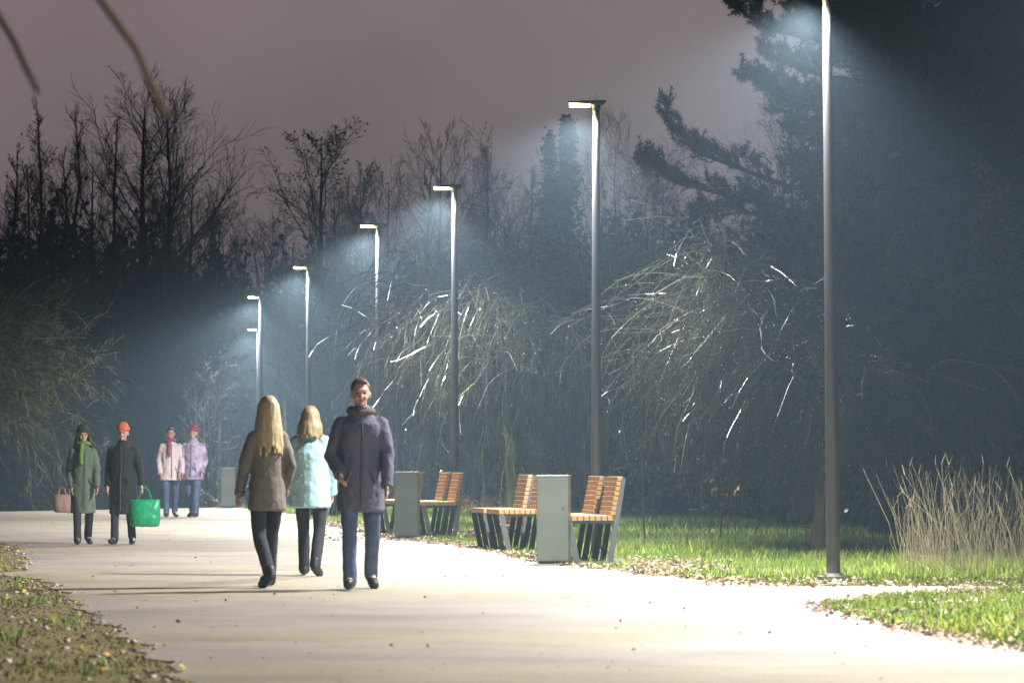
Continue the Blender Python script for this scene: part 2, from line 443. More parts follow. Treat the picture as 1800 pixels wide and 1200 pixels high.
def s_left():
    d = 10+40*rs.uniform()**1.2; return (xl(d)-abs(rs.normal(0, .9))+.06, d, 0.005)
def s_path():
    d = 12+50*rs.uniform()**1.2; return (rs.uniform(max(xl(d), -d*.16), min(xr(d), d*.16)), d, 0.006)
pick = lambda fs, ps: (lambda: fs[int(np.searchsorted(np.cumsum(ps), rs.uniform()))]())
litter(8000, pick([s_edge, s_patch, s_isl, s_islrim], [.42, .28, .14, .1601]), 0.026, 'leaf_litter', M['litter'], 'pale and brown fallen leaves along the lawn edge and island', 'leaf litter')
litter(3400, pick([s_edge, s_isl, s_left, s_patch], [.45, .14, .20, .2101]), 0.019, 'fallen_leaves', M['leafbrown'], 'rust brown fallen leaves scattered on the verges', 'fallen leaves')
litter(260, s_path, 0.017, 'path_leaves', M['leafbrown'], 'few dark leaves lying out on the pale path', 'fallen leaves')
litter(460, pick([s_left, s_isl, s_edge], [.6, .2, .2001]), 0.022, 'yellow_leaves', M['leafyellow'], 'yellow fallen leaves dotted over both verges', 'fallen leaves')
# clods and pebbles
def lumps(n, sampler, smin, smax, name, m, label, cat):
    V = []; F = []
    base = [(0, 0, 1), (1, 0, 0), (0, 1, 0), (-1, 0, 0), (0, -1, 0), (.6, .6, .6), (-.6, .6, .6), (-.6, -.6, .6), (.6, -.6, .6)]
    fc = [(0, 5, 6), (0, 6, 7), (0, 7, 8), (0, 8, 5), (5, 1, 2), (5, 2, 6), (6, 2, 3), (6, 3, 7), (7, 3, 4), (7, 4, 8), (8, 4, 1), (8, 1, 5), ]
    for i in range(n):
        c = sampler(); s = smin + (smax-smin)*rs.uniform()**3; j = rs.uniform(.6, 1.3, (9, 3)); b = len(V)
        for k, q in enumerate(base): V.append((c[0]+q[0]*s*j[k, 0], c[1]+q[1]*s*j[k, 1], c[2]-.005+q[2]*s*.7*j[k, 2]))
        F += [tuple(b+t for t in f) for f in fc]
    return link(name, npmesh(name, np.array(V), np.array(F)), m, kind='stuff', label=label, cat=cat)
lumps(15000, s_left, .003, .020, 'soil_clods', M['clod'], 'brown soil clods covering the left verge', 'soil')
lumps(900, s_left, .006, .03, 'pebbles', M['stone'], 'pale pebbles mixed into the left verge soil', 'pebbles')
lumps(3600, pick([s_edge, s_islrim, s_patch], [.4, .25, .3501]), .005, .017, 'gravel', M['stone'], 'pale loose gravel along the right path edge', 'gravel')

# ------------------------------------------------------------------ street lamps
LAMPCOL = (0.97, 0.97, 0.95)
LW = 3600
def make_lamp(base, H, label, watts=LW, aim=0.0, lean=0.0, group='street lamps along the path'):
    t = empty('street_lamp', base, 0, label=label, cat='street lamp', group=group)
    t.rotation_euler = (0, lean, 0)
    m = MB(); m.tube([(0, 0, z) for z in np.linspace(0.03, H-0.02, 14)], list(np.linspace(0.066, 0.042, 14)), 20); m.build('pole', M['pole'], t, smooth=True)
    m = MB(); m.tube([(0, 0, 0.015), (0, 0, .05)], [.15, .15], 24); m.tube([(0, 0, .05), (0, 0, .075)], [.085, .075], 20)
    for k in range(4):
        a = math.pi/4+k*math.pi/2; m.tube([(.115*math.cos(a), .115*math.sin(a), .05), (.115*math.cos(a), .115*math.sin(a), .072)], .012, 6)
    m.build('base_plate', M['concrete'], t)
    m = MB()   # slim housing, tapered to the back end
    m.prism([(-0.33, H+.012), (-0.33, H+.028), (-.02, H+.045), (.12, H+.045), (.085, H-.005), (-.04, H-.005)], -.085, .085)
    hs = m.build('lamp_housing', M['head'], t, bevel=.006)
    m = MB(); m.tube([(0, 0, H-.06), (0, 0, H)], [.05, .05], 16); m.build('collar', M['head'], t)
    m = MB(); m.box(-0.315, -0.07, -.07, .07, H-.028, H+.010); m.build('lens', M['lens'], hs, bevel=.008)
    ld = bpy.data.lights.new('lamp_light', 'SPOT'); ld.energy = watts; ld.color = LAMPCOL
    ld.spot_size = math.radians(147); ld.spot_blend = 0.6; ld.shadow_soft_size = 0.16
    lo = bpy.data.objects.new('lamp_light', ld); COL.objects.link(lo); lo.parent = t
    lo.location = (-0.20, 0, H-0.13); lo.rotation_euler = (0, math.radians(10+aim), 0)
    return t
def lampg(x, ybase, ytop):
    d = FP*CH/(ybase-HZ); X = (x-900)*d/FP; z0 = tz(X, d)
    zt = CH+(HZ-ytop)*d/FP
    return (X, d, z0), zt-z0
names = ['tall grey street lamp beside the willow at right, head cut off by the frame',
         'street lamp behind the nearest bin, topped by a glaring head against the sky',
         'street lamp rising behind the second bin and its pair of benches',
         'street lamp standing just behind the tall man, third pole right of the far ones',
         'street lamp rising behind the person in the light blue jacket',
         'taller of the two far lamps standing close together behind the blonde woman',
         'shortest and farthest street lamp, half overlapped by a nearer pole']
for (x, yb, yt), nm in zip([(1465, 1021, -14), (1048, 975, 184), (799, 937, 330), (665, 919, 397), (542, 900, 470), (458, 886.5, 522), (454, 872, 579)], names):
    b, H = lampg(x, yb, yt)
    make_lamp(b, H, nm, lean=(-0.011 if x == 1465 else 0))
# the same row carries on beside the camera, out of frame; these light the near faces
make_lamp((5.4, 20.5, 0), 5.3, 'street lamp of the same row beside the camera, outside the frame')
make_lamp((7.2, 8.5, 0), 5.3, 'nearest street lamp of the row, outside the frame', watts=LW*.45)

# ------------------------------------------------------------------ benches
def make_bench():
    """two modules; origin at near back-leg foot; seat towards -x, length +y"""
    t = empty('park_bench', (0, 0, 0))
    for k, y0 in enumerate((0.0, 0.98)):
        L = 0.80
        m = MB()
        for i in range(8):
            x1 = -0.005 - i*0.066; m.box(x1-.058, x1, y0, y0+L, .455, .512)
        m.build('seat', M['wood'], t, bevel=.004)
        m = MB()
        for i in range(8):
            z0 = .515 + i*.0535; off = .035 + (z0-.46)*0.20
            m.box(off-.075, off-.012, y0, y0+.60, z0, z0+.046)
        m.build('backrest', M['wood'], t, bevel=.004)
        for yy in (y0-.012, y0+L*.5, y0+L+.004):
            m = MB(); w_ = .008
            m.prism([(-.53, .452), (-.46, .452), (-.375, .02), (-.44, .02)], yy, yy+w_*1.5)
            m.prism([(-.44, .0), (-.44, .02), (0.0, .02), (-.004, .0)], yy+.001, yy+w_*1.4)
            m.prism([(-.07, .02), (0.0, .02), (.135, .90), (.128, .925), (.095, .925)][:], yy, yy+w_*1.5)
            m.build('leg', M['steel'] if yy < y0+L*.3 else M['darksteel'], t)  # near leg paler, legs behind darker: light and shade put into the steel colour
        m = MB(); m.box(-.53, .03, y0+.0, y0+.03, .425, .452); m.box(-.53, .03, y0+L-.03, y0+L, .425, .452)
        m.box(-.50, -.46, y0+.03, y0+L-.03, .43, .451); m.build('seat_frame', M['darksteel'], t)
    m = MB(); m.box(-.25, -.21, .80, .98, .43, .451); m.build('connecting_bar', M['steel'], t)
    return t
def copy_tree(o, parent=None):
    c = o.copy(); COL.objects.link(c); c.parent = parent
    for ch in list(o.children):
        copy_tree(ch, c)
    return c
bench0 = make_bench()
BN = [((1078, 988), .21, 'timber park bench right of the nearest bin, standing at the lawn'),
      ((951, 968), .215, 'timber park bench left of the nearest bin with its seat lit orange'),
      ((803, 942), .20, 'timber park bench immediately right of the second bin, in front of a lamp pole'),
      ((730, 938), .20, 'timber park bench mostly hidden behind the second bin'),
      ((612, 908), .19, 'timber park bench between the light blue jacket and the tall man'),
      ((487, 892), .17, 'farthest timber park bench, behind the blonde woman and right of the far bin')]
for i, (g, sl, lb_) in enumerate(BN):
    o = bench0 if i == 0 else copy_tree(bench0)
    p = G(*g); o.location = (p.x, p.y, 0.0); sight = (g[0]-900)/FP
    o.rotation_euler = (0, 0, math.atan(sl - sight))
    tag(o, lb_, 'bench', 'timber and steel benches beside the path')

# ------------------------------------------------------------------ bins
def make_bin():
    t = empty('litter_bin', (0, 0, 0)); W = .17; D = .36
    m = MB(); m.box(-W, W, 0, D, .03, .935); m.build('body', M['bin'], t, bevel=.006)
    m = MB(); m.box(-W-.004, W+.002, -.006, D+.004, .936, .956); m.build('lid', M['binlid'], t, bevel=.004)
    m = MB(); m.box(-W+.02, W-.02, .02, D-.02, 0, .03); m.build('plinth', M['darksteel'], t)
    m = MB(); m.box(-W-.004, -W+.001, .05, D-.05, .70, .86); m.build('slot', M['darksteel'], t)
    m = MB(); m.box(-W+.012, W-.012, -.0035, 0.0005, .045, .925); dr = m.build('door', M['bin'], t, bevel=.002)
    m = MB(); m.tube([(W-.05, -.012, .60), (W-.05, -.002, .60)], .012, 12); m.build('lock', M['chrome'], dr)
    for z in (.15, .78): m = MB(); m.tube([(-W+.006, -.006, z), (-W+.006, -.006, z+.06)], .006, 8); m.build('hinge', M['bin'], dr)
    return t
bin0 = make_bin()
for i, (g, lb_) in enumerate([((971, 991), 'grey green box litter bin, nearest of three, between two benches'),
                              ((714, 946), 'grey green box litter bin just right of the tall man'),
                              ((401, 892), 'pale far litter bin standing alone left of the blonde woman')]):
    o = bin0 if i == 0 else copy_tree(bin0)
    p = G(*g); o.location = (p.x, p.y, tz(p.x, p.y)); o.rotation_euler = (0, 0, math.radians(-5) - math.atan((g[0]-900)/FP))
    tag(o, lb_, 'litter bin', 'box litter bins beside the benches')

# ------------------------------------------------------------------ trees
def rvec(r): return Vector((r.gauss(0, 1), r.gauss(0, 1), r.gauss(0, 1)))
def perp_dir(d, ang, r):
    a = rvec(r); a = (a - d*a.dot(d)).normalized()
    return (d*math.cos(ang) + a*math.sin(ang)).normalized()
def branch(mb, p, d, L, rad, lev, r, maxlev, trop=.06, wig=.12, kids=(8, 6), tips=None, ang=(.5, .9), sides=3):
    n = max(3, int(4+L*1.2)) if lev < maxlev else 3
    pts = [p.copy()]; rr = [rad]; q = p.copy(); dd = d.copy()
    for i in range(n):
        dd = (dd + rvec(r)*wig*.5 + Vector((0, 0, trop))).normalized(); q = q + dd*(L/n)
        pts.append(q.copy()); rr.append(max(rad*(1-.8*(i+1)/n), .0045))
    mb.tube(pts, rr, sides if lev < maxlev else 3, cap=False)
    if lev >= maxlev:
        if tips is not None: tips.append(pts[-1]); tips.append(pts[-2])
        return
    k = kids[min(lev, len(kids)-1)]
    for j in range(k):
        t = .18 + .80*(j+r.random())/k
        f = t*n; i = min(int(f), n-1); s = pts[i].lerp(pts[i+1], f-i)
        dloc = (pts[i+1]-pts[i]).normalized()
        cd = perp_dir(dloc, r.uniform(*ang), r)
        branch(mb, s, cd, L*r.uniform(.32, .55)*(1.15-t*.55), max(rad*(1-.7*t)*.5, .0055), lev+1, r, maxlev, trop, wig*1.2, kids, tips, ang, sides)

def bare_tree_mesh(seed, H, spread, form='oval', nb=26, r0=.13, kids=(9, 6), t0=.15, twigr=1.0, stems=1, trop=.07):
    r = random.Random(seed); tr = MB(); cr = MB(); tips = []
    for sidx in range(stems):
        lean = Vector((r.uniform(-.12, .12), r.uniform(-.1, .1), 1)) if stems > 1 else Vector((r.uniform(-.03, .03), 0, 1))
        hh = H*(r.uniform(.8, 1) if sidx else 1); pts = []; q = Vector((sidx*.18, 0, -.4))
        for i in range(13):
            pts.append(q.copy()); q = q + (lean+rvec(r)*.06).normalized()*((hh+.4)/12)
        rr = [r0*(1-i/12)**.8 + .008 for i in range(13)]; rr[0] *= 1.5; rr[1] *= 1.15
        tr.tube(pts, rr, 8, cap=False)
        for j in range(nb):
            t = t0 + (.98-t0)*(j+r.random())/nb; f = t*12; i = min(int(f), 11); s = pts[i].lerp(pts[i+1], f-i)
            if form == 'oval': L = spread*(math.sin(math.pi*min(1, .18+.8*t))**.7)*r.uniform(.7, 1.1)*.9; a = r.uniform(.5, .85)
            elif form == 'column': L = spread*(1.1-t)*r.uniform(.8, 1.2); a = r.uniform(.25, .5)
            elif form == 'cone': L = spread*(1.08-t)*r.uniform(.75, 1.1)*1.3; a = r.uniform(.75, 1.1)
            else: L = spread*r.uniform(.6, 1.1); a = r.uniform(.4, .9)
            d = perp_dir(Vector((0, 0, 1)), a, r)
            branch(cr, s, d, max(L, .4), r0*(1-t)*.42+.012, 1, r, 3, trop, .13, (0,)+kids, tips)
    return tr, cr, tips

PROTO = {}
def proto(key, **k):
    if key not in PROTO:
        leaves = k.pop('leaves', 0); tr, cr, tips = bare_tree_mesh(**k)
        lm = None
        if leaves:
            rr = np.random.RandomState(k['seed']); T = np.array([tuple(t) for t in tips]); T = T[rr.randint(0, len(T), leaves)] + rr.normal(0, .05, (leaves, 3))
            lm = npmesh('clinging_leaves', *leafquads(T, .045, rr, .6))
        PROTO[key] = (tr.mesh('trunk'), cr.mesh('crown'), lm, k['H'])
    return PROTO[key]
def place_tree(name, key, x, ytop, d, label, group=None, leafm='leafbrown', wide=1.0, barkm='bark', rz=None, base_z=None, **k):
    tm, cm, lm, H = proto(key, **k)
    X = (x-900)*d/FP; z0 = tz(X, d) if base_z is None else base_z
    top = CH+(HZ-ytop)*d/FP; s = (top-z0)/H
    t = empty(name, (X, d, z0), rz if rz is not None else random.Random(x*7).uniform(0, 6.28), label=label, cat='tree', group=group)
    t.scale = (s*wide, s*wide, s)
    link('trunk', tm, None, t); link('crown', cm, None, t)
    for mm in (tm, cm):
        if not mm.materials: mm.materials.append(M[barkm])
    if lm:
        link('leaves', lm, None, t)
        if not lm.materials: lm.materials.append(M[leafm])
    return t
random.seed(4)
TK = {
 'vaseA': dict(seed=11, H=11, spread=4.4, form='oval', nb=28, r0=.16, kids=(10, 6), t0=.18, trop=.07),
 'vaseB': dict(seed=12, H=11, spread=3.8, form='oval', nb=30, r0=.15, kids=(10, 7), t0=.10, trop=.06, leaves=300),
 'popA': dict(seed=13, H=11, spread=3.2, form='column', nb=46, r0=.14, kids=(9, 5), t0=.06, trop=.04, leaves=350),
 'popB': dict(seed=14, H=11, spread=2.8, form='column', nb=40, r0=.13, kids=(9, 5), t0=.06, trop=.04),
 'cone': dict(seed=25, H=10, spread=4.0, form='oval', nb=30, r0=.15, kids=(10, 6), t0=.14, trop=.03, leaves=1300),
 'multi': dict(seed=16, H=9, spread=2.6, form='bush', nb=16, r0=.08, kids=(9, 6), t0=.12, trop=.05, stems=4, leaves=200),
 'bush': dict(seed=17, H=6, spread=2.0, form='bush', nb=16, r0=.06, kids=(9, 7), t0=.02, trop=.05, stems=5, leaves=500),
 'slim': dict(seed=28, H=5, spread=1.3, form='oval', nb=14, r0=.13, kids=(6, 4), t0=.35, trop=.03),
 'bare': dict(seed=18, H=6, spread=2.2, form='bush', nb=12, r0=.08, kids=(7, 5), t0=.25, trop=.03, stems=2),
}
GR = 'bare trees behind the path'
TREES = [ # key, x, ytop, d, wide, label
 ('popA', 5, 262, 112, 1.0, 'bare tree cut by the left frame edge, lowest of the left row'),
 ('popA', 76, 184, 116, .8, 'spiky narrow bare tree near the left frame edge, rising to a point'),
 ('popB', 120, 262, 106, 1.0, 'short slim bare tree between the two spiky narrow trees at left'),
 ('popB', 146, 186, 118, .8, 'slender bare tree with dense pointed tip, second spike from the left'),
 ('popB', 192, 208, 113, .9, 'thin bare tree just left of the tallest rounded bare tree'),
 ('vaseA', 238, 168, 108, 1.0, 'tallest rounded bare tree of the left row, many upright limbs'),
 ('vaseA', 300, 196, 114, .9, 'bare tree leaning its limbs right, beside the tallest rounded one'),
 ('vaseB', 345, 315, 104, 1.0, 'lower dense bare tree sloping down toward the gap in the row'),
 ('vaseB', 392, 385, 119, .9, 'round twiggy tree at the right end of the left row, by the gap'),
 ('multi', 465, 425, 119, 1.0, 'low reddish twiggy tree in the gap, above the farthest lamps'),
 ('cone', 546, 247, 100, 1.05, 'lone tree with leaves clinging to wide limbs, above the lamp heads'),
 ('vaseB', 637, 308, 108, .7, 'thin bare tree right of the lone spreading tree'),
 ('vaseA', 685, 318, 112, .7, 'thin bare tree above the lamp behind the tall man'),
 ('vaseA', 768, 250, 94, .8, 'bare tree directly behind the lamp by the second bin'),
 ('popA', 735, 300, 98, 1.1, 'narrow bare tree a little left of the lamp by the second bin'),
 ('vaseB', 848, 282, 92, .85, 'yellowish bare tree right of the lamp by the second bin'),
 ('popB', 925, 292, 90, 1.0, 'slim pale bare tree left of the ivy covered columns'),
 ('multi', 1085, 305, 84, 1.0, 'hazy twiggy tree right of the glaring lamp pole'),
 ('multi', 1150, 322, 80, .9, 'hazy twiggy thicket tree under the low pine bough'),
 ('vaseB', 40, 300, 104, .9, 'dense low bare tree between the frame edge and first spiky tree'),
 ('vaseA', 165, 275, 102, .8, 'bare tree with fine upright twigs between second spiky tree and the rounded one'),
 ('popA', 268, 250, 103, 1.2, 'narrow bare tree in the heart of the tallest rounded tree'),
 ('vaseB', 95, 330, 98, .9, 'dense dark twiggy tree below the first spiky tree'),
 ('vaseB', 300, 345, 98, 1.0, 'dense dark twiggy tree below the tallest rounded tree'),
 ('vaseA', 590, 340, 110, .8, 'bare tree between the lone spreading tree and the lamp behind the tall man'),
 ('vaseB', 810, 330, 100, .8, 'bare tree just right of the lamp by the second bin, lower than its neighbours'),
 ('multi', 890, 350, 96, .9, 'hazy twiggy tree between yellowish tree and ivy covered columns'),
 ('vaseA', 1400, 190, 62, .7, 'bare tree with curved twigs showing between two pine boughs'),
]
for key, x, yt, d, wd, lb_ in TREES:
    place_tree('bare_tree', key, x, yt, d, lb_, GR, 'leafbrown', wd, 'bark' if key != 'x' else 'bark_olive', **dict(TK[key]))
for x, yt, d, lb_ in [(700, 600, 84, 'dark slim trunk just left of the second bin'), (757, 590, 82, 'dark slim trunk between the second bin and the lamp beside it'),
        (836, 600, 80, 'dark slim trunk right of the bench by the second bin'), (1010, 600, 76, 'dark slim trunk above the nearest bin'),
        (1165, 590, 72, 'dark slim trunk behind the open lawn, left one of two'), (1330, 570, 66, 'dark slim trunk behind the open lawn, right one of two'),
        (345, 640, 92, 'dark slim trunk behind the far pair of walkers')]:
    place_tree('slim_tree', 'slim', x, yt, d, lb_, 'slim trunks under the crowns', 'leafdark', 1.0, 'bark_black', **dict(TK['slim']))
# lower understorey trees between trunks
US = [(30, 520, 100, 'leftmost'), (110, 540, 96, ''), (200, 560, 99, ''), (290, 520, 101, ''), (372, 700, 90, ''), (500, 600, 123, ''), (600, 540, 104, ''), (715, 520, 96, ''), (850, 470, 93, ''), (985, 500, 90, ''), (1120, 480, 84, '')]
UL = ['thicket shrub at the left frame edge under the spiky bare trees', 'twiggy thicket shrub behind the person in the green coat',
      'twiggy thicket shrub behind the person with the orange hat', 'tangled shrub behind the two far walkers',
      'dark leaning small tree just left of the far bin', 'twiggy shrub behind the farthest lamp poles', 'twiggy shrub behind the light blue jacket',
      'twiggy shrub behind the tall man and the second bin', 'twiggy shrub between the second and third nearest lamps', 'twiggy shrub behind the mossy weeping tree',
      'twiggy shrub in the haze right of the glaring lamp pole']
for (x, yt, d, _), lb_ in zip(US, UL):
    place_tree('thicket_shrub', 'bare' if x == 372 else 'bush', x, yt, d, lb_, 'shrubs under the trees', 'leafdark' if x < 700 else 'leafbrown', 1.3, 'bark_black' if x == 372 else 'bark', **dict(TK['bare' if x == 372 else 'bush']))['category'] = 'shrub'

# far wood: one mass of dark foliage and stems
prof_x = [-200, 0, 200, 430, 500, 700, 900, 1100, 1250, 1400, 1800, 2000]
prof_y = [380, 395, 410, 490, 480, 470, 440, 400, 390, 380, 330, 330]
n = 90000; px = rs.uniform(-150, 1950, n); dd = rs.uniform(124, 142, n)
tp = np.interp(px, prof_x, prof_y) + 26*np.sin(px*.045)+18*np.sin(px*.11+1) + rs.exponential(18, n)*-1+20
hh = CH+(HZ-tp)*dd/FP
zz = -1.7 + (hh+1.7)*rs.uniform(0, 1, n)**.85
C = np.stack([(px-900)*dd/FP, dd, zz], 1)
Vw, Fw = leafquads(C, .15, rs, .6)
stem = MB()
r = random.Random(3)
for i in range(240):
    x = r.uniform(-100, 1900); d = r.uniform(112, 126); X = (x-900)*d/FP; h = r.uniform(4, 9)
    stem.tube([(X, d, -1.7), (X+r.uniform(-.3, .3), d, h*.5), (X+r.uniform(-.6, .6), d, h)], [r.uniform(.06, .16), .07, .02], 4, cap=False)
Vs_, Fs_ = np.array(stem.v), np.array(stem.f)
V, F = join_np([(Vw, Fw), (Vs_, Fs_)])
link('far_wood', npmesh('far_wood', V, F), M['leafdark'], kind='stuff', label='dark wood closing the view behind all the lamps', cat='woodland')

# ivy-clad columnar conifers
def column_tree(x, ytop, d, wpx, seed, label, n=9000):
    rr = np.random.RandomState(seed); X = (x-900)*d/FP; H = CH+(HZ-ytop)*d/FP; W = wpx*d/FP/2
    t = empty('columnar_conifer', (X, d, 0), label=label, cat='conifer', group='ivy covered columnar trees')
    m = MB(); m.tube([(0, 0, -.3), (0, 0, H*.5), (.05, 0, H*.97)], [.14, .08, .015], 8); m.build('trunk', M['bark'], t)
    # short boughs each carrying a clump
    nb = 230; bz = rr.uniform(.04, 1, nb)**.9; a = rr.uniform(0, 2*np.pi, nb); env = W*(1.02-bz)**.62*(1+.25*np.sin(bz*31+a*2))
    R = env*rr.uniform(.35, 1, nb)
    Cn = np.stack([R*np.cos(a), R*np.sin(a), bz*H*.97+R*.35], 1); sizes = .10+.26*(1-bz)
    idx = rr.randint(0, nb, n); C = Cn[idx] + rr.normal(0, 1, (n, 3))*(sizes[idx])[:, None]*[.55, .55, .9]
    V, F = leafquads(C, .05, rr, .65)
    link('crown', npmesh('crown', V, F), M['leafdark'], t)
    m = MB()
    for k in range(0, nb, 2): m.tube([(0, 0, max(Cn[k, 2]-.3, .1)), tuple(Cn[k])], [.02, .006], 3, cap=False)
    m.build('boughs', M['bark'], t)
column_tree(997, 193, 74, 95, 5, 'wider ivy covered columnar tree just left of the glaring lamp head', 12000)
column_tree(966, 222, 73, 62, 6, 'narrower ivy covered column leaning against its wider twin', 8000)

# evergreen shrubs with glossy leaves behind the lawn
def evergreen(x, ytop, d, wpx, seed, label, m='leafglossy', n=7000, size=.055):
    rr = np.random.RandomState(seed); X = (x-900)*d/FP; z0 = tz(X, d); H = CH+(HZ-ytop)*d/FP-z0; W = wpx*d/FP/2
    t = empty('evergreen_shrub', (X, d, z0), label=label, cat='shrub', group='dark evergreen shrubs behind the lawn')
    nb = 90 if ytop > 0 else 260; Cn = rr.normal(0, 1, (nb, 3)); Cn /= np.linalg.norm(Cn, axis=1)[:, None]; Cn *= rr.uniform(.2, 1, nb)[:, None]**.5
    Cn = Cn*[W, min(W, 2.2), H*.5]+[0, 0, H*.5]
    idx = rr.randint(0, nb, n); C = Cn[idx]+rr.normal(0, 1, (n, 3))*.28*[1, 1, .8]; C[:, 2] = np.abs(C[:, 2])
    V, F = leafquads(C, size, rr, .6)
    link('crown', npmesh('crown', V, F), M[m], t)
    tk = MB(); r = random.Random(seed)
    for k in range(0, nb, 3): tk.tube([(r.uniform(-.3, .3), 0, -.1), tuple(Vector(Cn[k])*.5+Vector((0, 0, .1))), tuple(Cn[k])], [.05, .03, .008], 4, cap=False)
    tk.build('trunk', M['bark'], t)
EV = [(1180, 560, 70, 260, 'dark evergreen shrub behind the right end of the weeping twigs'),
      (1290, 500, 66, 300, 'dark evergreen shrub with orange leaves at its foot, mid right'),
      (1400, 520, 61, 260, 'dark evergreen shrub behind the trunk of the right weeping tree'),
      (1530, 500, 58, 300, 'dark glossy shrub right of the nearest lamp pole'),
      (1660, 470, 60, 300, 'dark glossy shrub behind the dry reeds'),
      (1790, 460, 56, 280, 'dark glossy shrub cut by the right frame edge'),
      (1570, -60, 76, 330, 'tall dark evergreen filling the sky right of the nearest lamp pole'),
      (1730, -60, 72, 330, 'tall dark evergreen behind the rust leaved tree'),
      (1860, -60, 78, 330, 'tall dark evergreen cut by the right frame edge'),
      (1400, 400, 70, 280, 'rounded dark evergreen under the lowest pine boughs'),
      (1060, 640, 88, 220, 'low evergreen shrub behind the lamp by the nearest bin'),
      (930, 650, 94, 200, 'low evergreen shrub behind the mossy trunk'),
      (790, 660, 90, 190, 'low evergreen shrub behind the lamp by the second bin')]
for i, (x, yt, d, wp, lb_) in enumerate(EV): evergreen(x, yt, d, wp, 40+i, lb_, **(dict(n=26000, size=.085, m='leafdark') if yt < 0 else (dict(n=11000, m='leafdark') if x == 1400 and yt == 400 else {})))

# ------------------------------------------------------------------ pine
def needle_clump(C, D, n, L, rs_):
    # C clump centres, D directions ; bottle-brush of needles round the shoot
    k = len(C); idx = np.repeat(np.arange(k), n); m = len(idx)
    t = rs_.uniform(-1, 1, m)[:, None]
    base = C[idx] + D[idx]*t*L*1.0
    v = rs_.normal(size=(m, 3)); v /= np.linalg.norm(v, axis=1)[:, None]; v = v + D[idx]*.7; v /= np.linalg.norm(v, axis=1)[:, None]
    l = L*rs_.uniform(.7, 1.2, m)[:, None]
    s = np.cross(v, rs_.normal(size=(m, 3))); s /= np.linalg.norm(s, axis=1)[:, None]; wv = s*.006
    V = np.stack([base-wv, base+wv, base+v*l+wv*.4, base+v*l-wv*.4], 1).reshape(-1, 3)
    return V, np.arange(4*m).reshape(-1, 4)
def make_pine():
    rr = np.random.RandomState(21); r = random.Random(21)
    d0 = 52; X0 = (1560-900)*d0/FP
    t = empty('pine_tree', (X0, d0, 0), label='large dark pine filling the upper right, boughs reaching over the sky', cat='tree')
    tk = MB(); top = 14
    tk.tube([(0, 0, -.3), (.1, 0, 4), (-.05, .1, 8), (.1, 0, top)], [.30, .24, .17, .03], 12); tk.build('trunk', M['bark'], t, smooth=True)
    bw = MB(); Cs = []; Ds = []
    def bough(pts, r0, nsec, spread, dens=1.0):
        pts = [Vector(p) for p in pts]; bw.tube(pts, list(np.linspace(r0, .012, len(pts))), 6, cap=False)
        n = len(pts)-1
        for j in range(nsec):
            tt = .25+.75*(j+r.random())/nsec; f = tt*n; i = min(int(f), n-1); s = pts[i].lerp(pts[i+1], f-i)
            dloc = (pts[i+1]-pts[i]).normalized(); cd = perp_dir(dloc, r.uniform(.3, .8), r); cd.z = abs(cd.z)*.7+.15; cd.y *= .8; cd.normalize()
            L = spread*r.uniform(.5, 1.1)*(1.15-.6*tt)
            q = [s.copy()]; dd = cd
            for k in range(4): dd = (dd+Vector((0, 0, .16))+rvec(r)*.12).normalized(); q.append(q[-1]+dd*L/4)
            bw.tube(q, [.016, .012, .009, .007, .005], 3, cap=False)
            for k in (2, 3, 4):
                for _ in range(int(2*dens+.5)):
                    c = q[k]+rvec(r)*.05; Cs.append(c); v = (dd+rvec(r)*.45+Vector((0, 0, .35))).normalized(); Ds.append(v)
                    if r.random() < .55: Cs.append(c+v*.09); Ds.append(v)
        for k in range(4): Cs.append(pts[-1]+(pts[-1]-pts[-2]).normalized()*.05*k); Ds.append((pts[-1]-pts[-2]).normalized())
    def loc(x, y, dy=0): p = P(x, y, d0+dy); return (p.x-X0, dy, p.z)
    bough([loc(1480, 330), loc(1390, 330), loc(1290, 292), loc(1225, 268), loc(1172, 205)], .06, 22, .55)
    bough([loc(1480, 380), loc(1380, 372), loc(1290, 345), loc(1190, 322), loc(1136, 290)], .055, 26, .5)
    bough([loc(1480, 430, 1), loc(1400, 400, 1), loc(1310, 372, 0), loc(1230, 385, 0)], .05, 18, .45)
    bough([loc(1560, 210), loc(1460, 195), loc(1380, 165), loc(1322, 140)], .06, 26, .5, 1.2)
    bough([loc(1560, 150), loc(1450, 135), loc(1400, 118), loc(1352, 98)], .05, 20, .45, 1.2)
    bough([loc(1560, 90), loc(1440, 70), loc(1350, 52), loc(1290, 12)], .07, 26, .6, 1.2)
    bough([loc(1560, 20), loc(1430, 5), loc(1360, -10), loc(1310, -30)], .07, 22, .6, 1.2)
    bough([loc(1560, 270), loc(1480, 262), loc(1420, 245), loc(1395, 232)], .05, 18, .45, 1.2)
    for k in range(100):
        z = r.uniform(3.2, 12.5); a = r.uniform(0, 6.283); L = (3.4-.16*z)*r.uniform(.8, 1.15)
        if math.cos(a) < -.3: L *= .72
        if math.sin(a) < -.3: L *= .8
        pts = [Vector((0, 0, z))]
        dd = Vector((math.cos(a), math.sin(a), .05))
        for i in range(4): dd = (dd+Vector((0, 0, .07))+rvec(r)*.08).normalized(); pts.append(pts[-1]+dd*L/4)
        bough(pts, .05, 18, .75, 1.0)
    bw.build('boughs', M['bark'], t)
    Ca = np.array([tuple(c) for c in Cs]); Da = np.array([tuple(c) for c in Ds])
    V, F = needle_clump(Ca, Da, 26, .075, rr)
    link('crown', npmesh('crown', V, F), M['needle'], t)
    # copy of the dense inner foliage as a second pine further right
    return t, len(Ca)
pine, npine = make_pine()
print('pine clumps', npine)
p2 = copy_tree(pine); p2.location = ((1830-900)*60/FP, 60, 0); p2.rotation_euler = (0, 0, 2.2); p2['label'] = 'dark pine at the far right edge behind the larger pine'
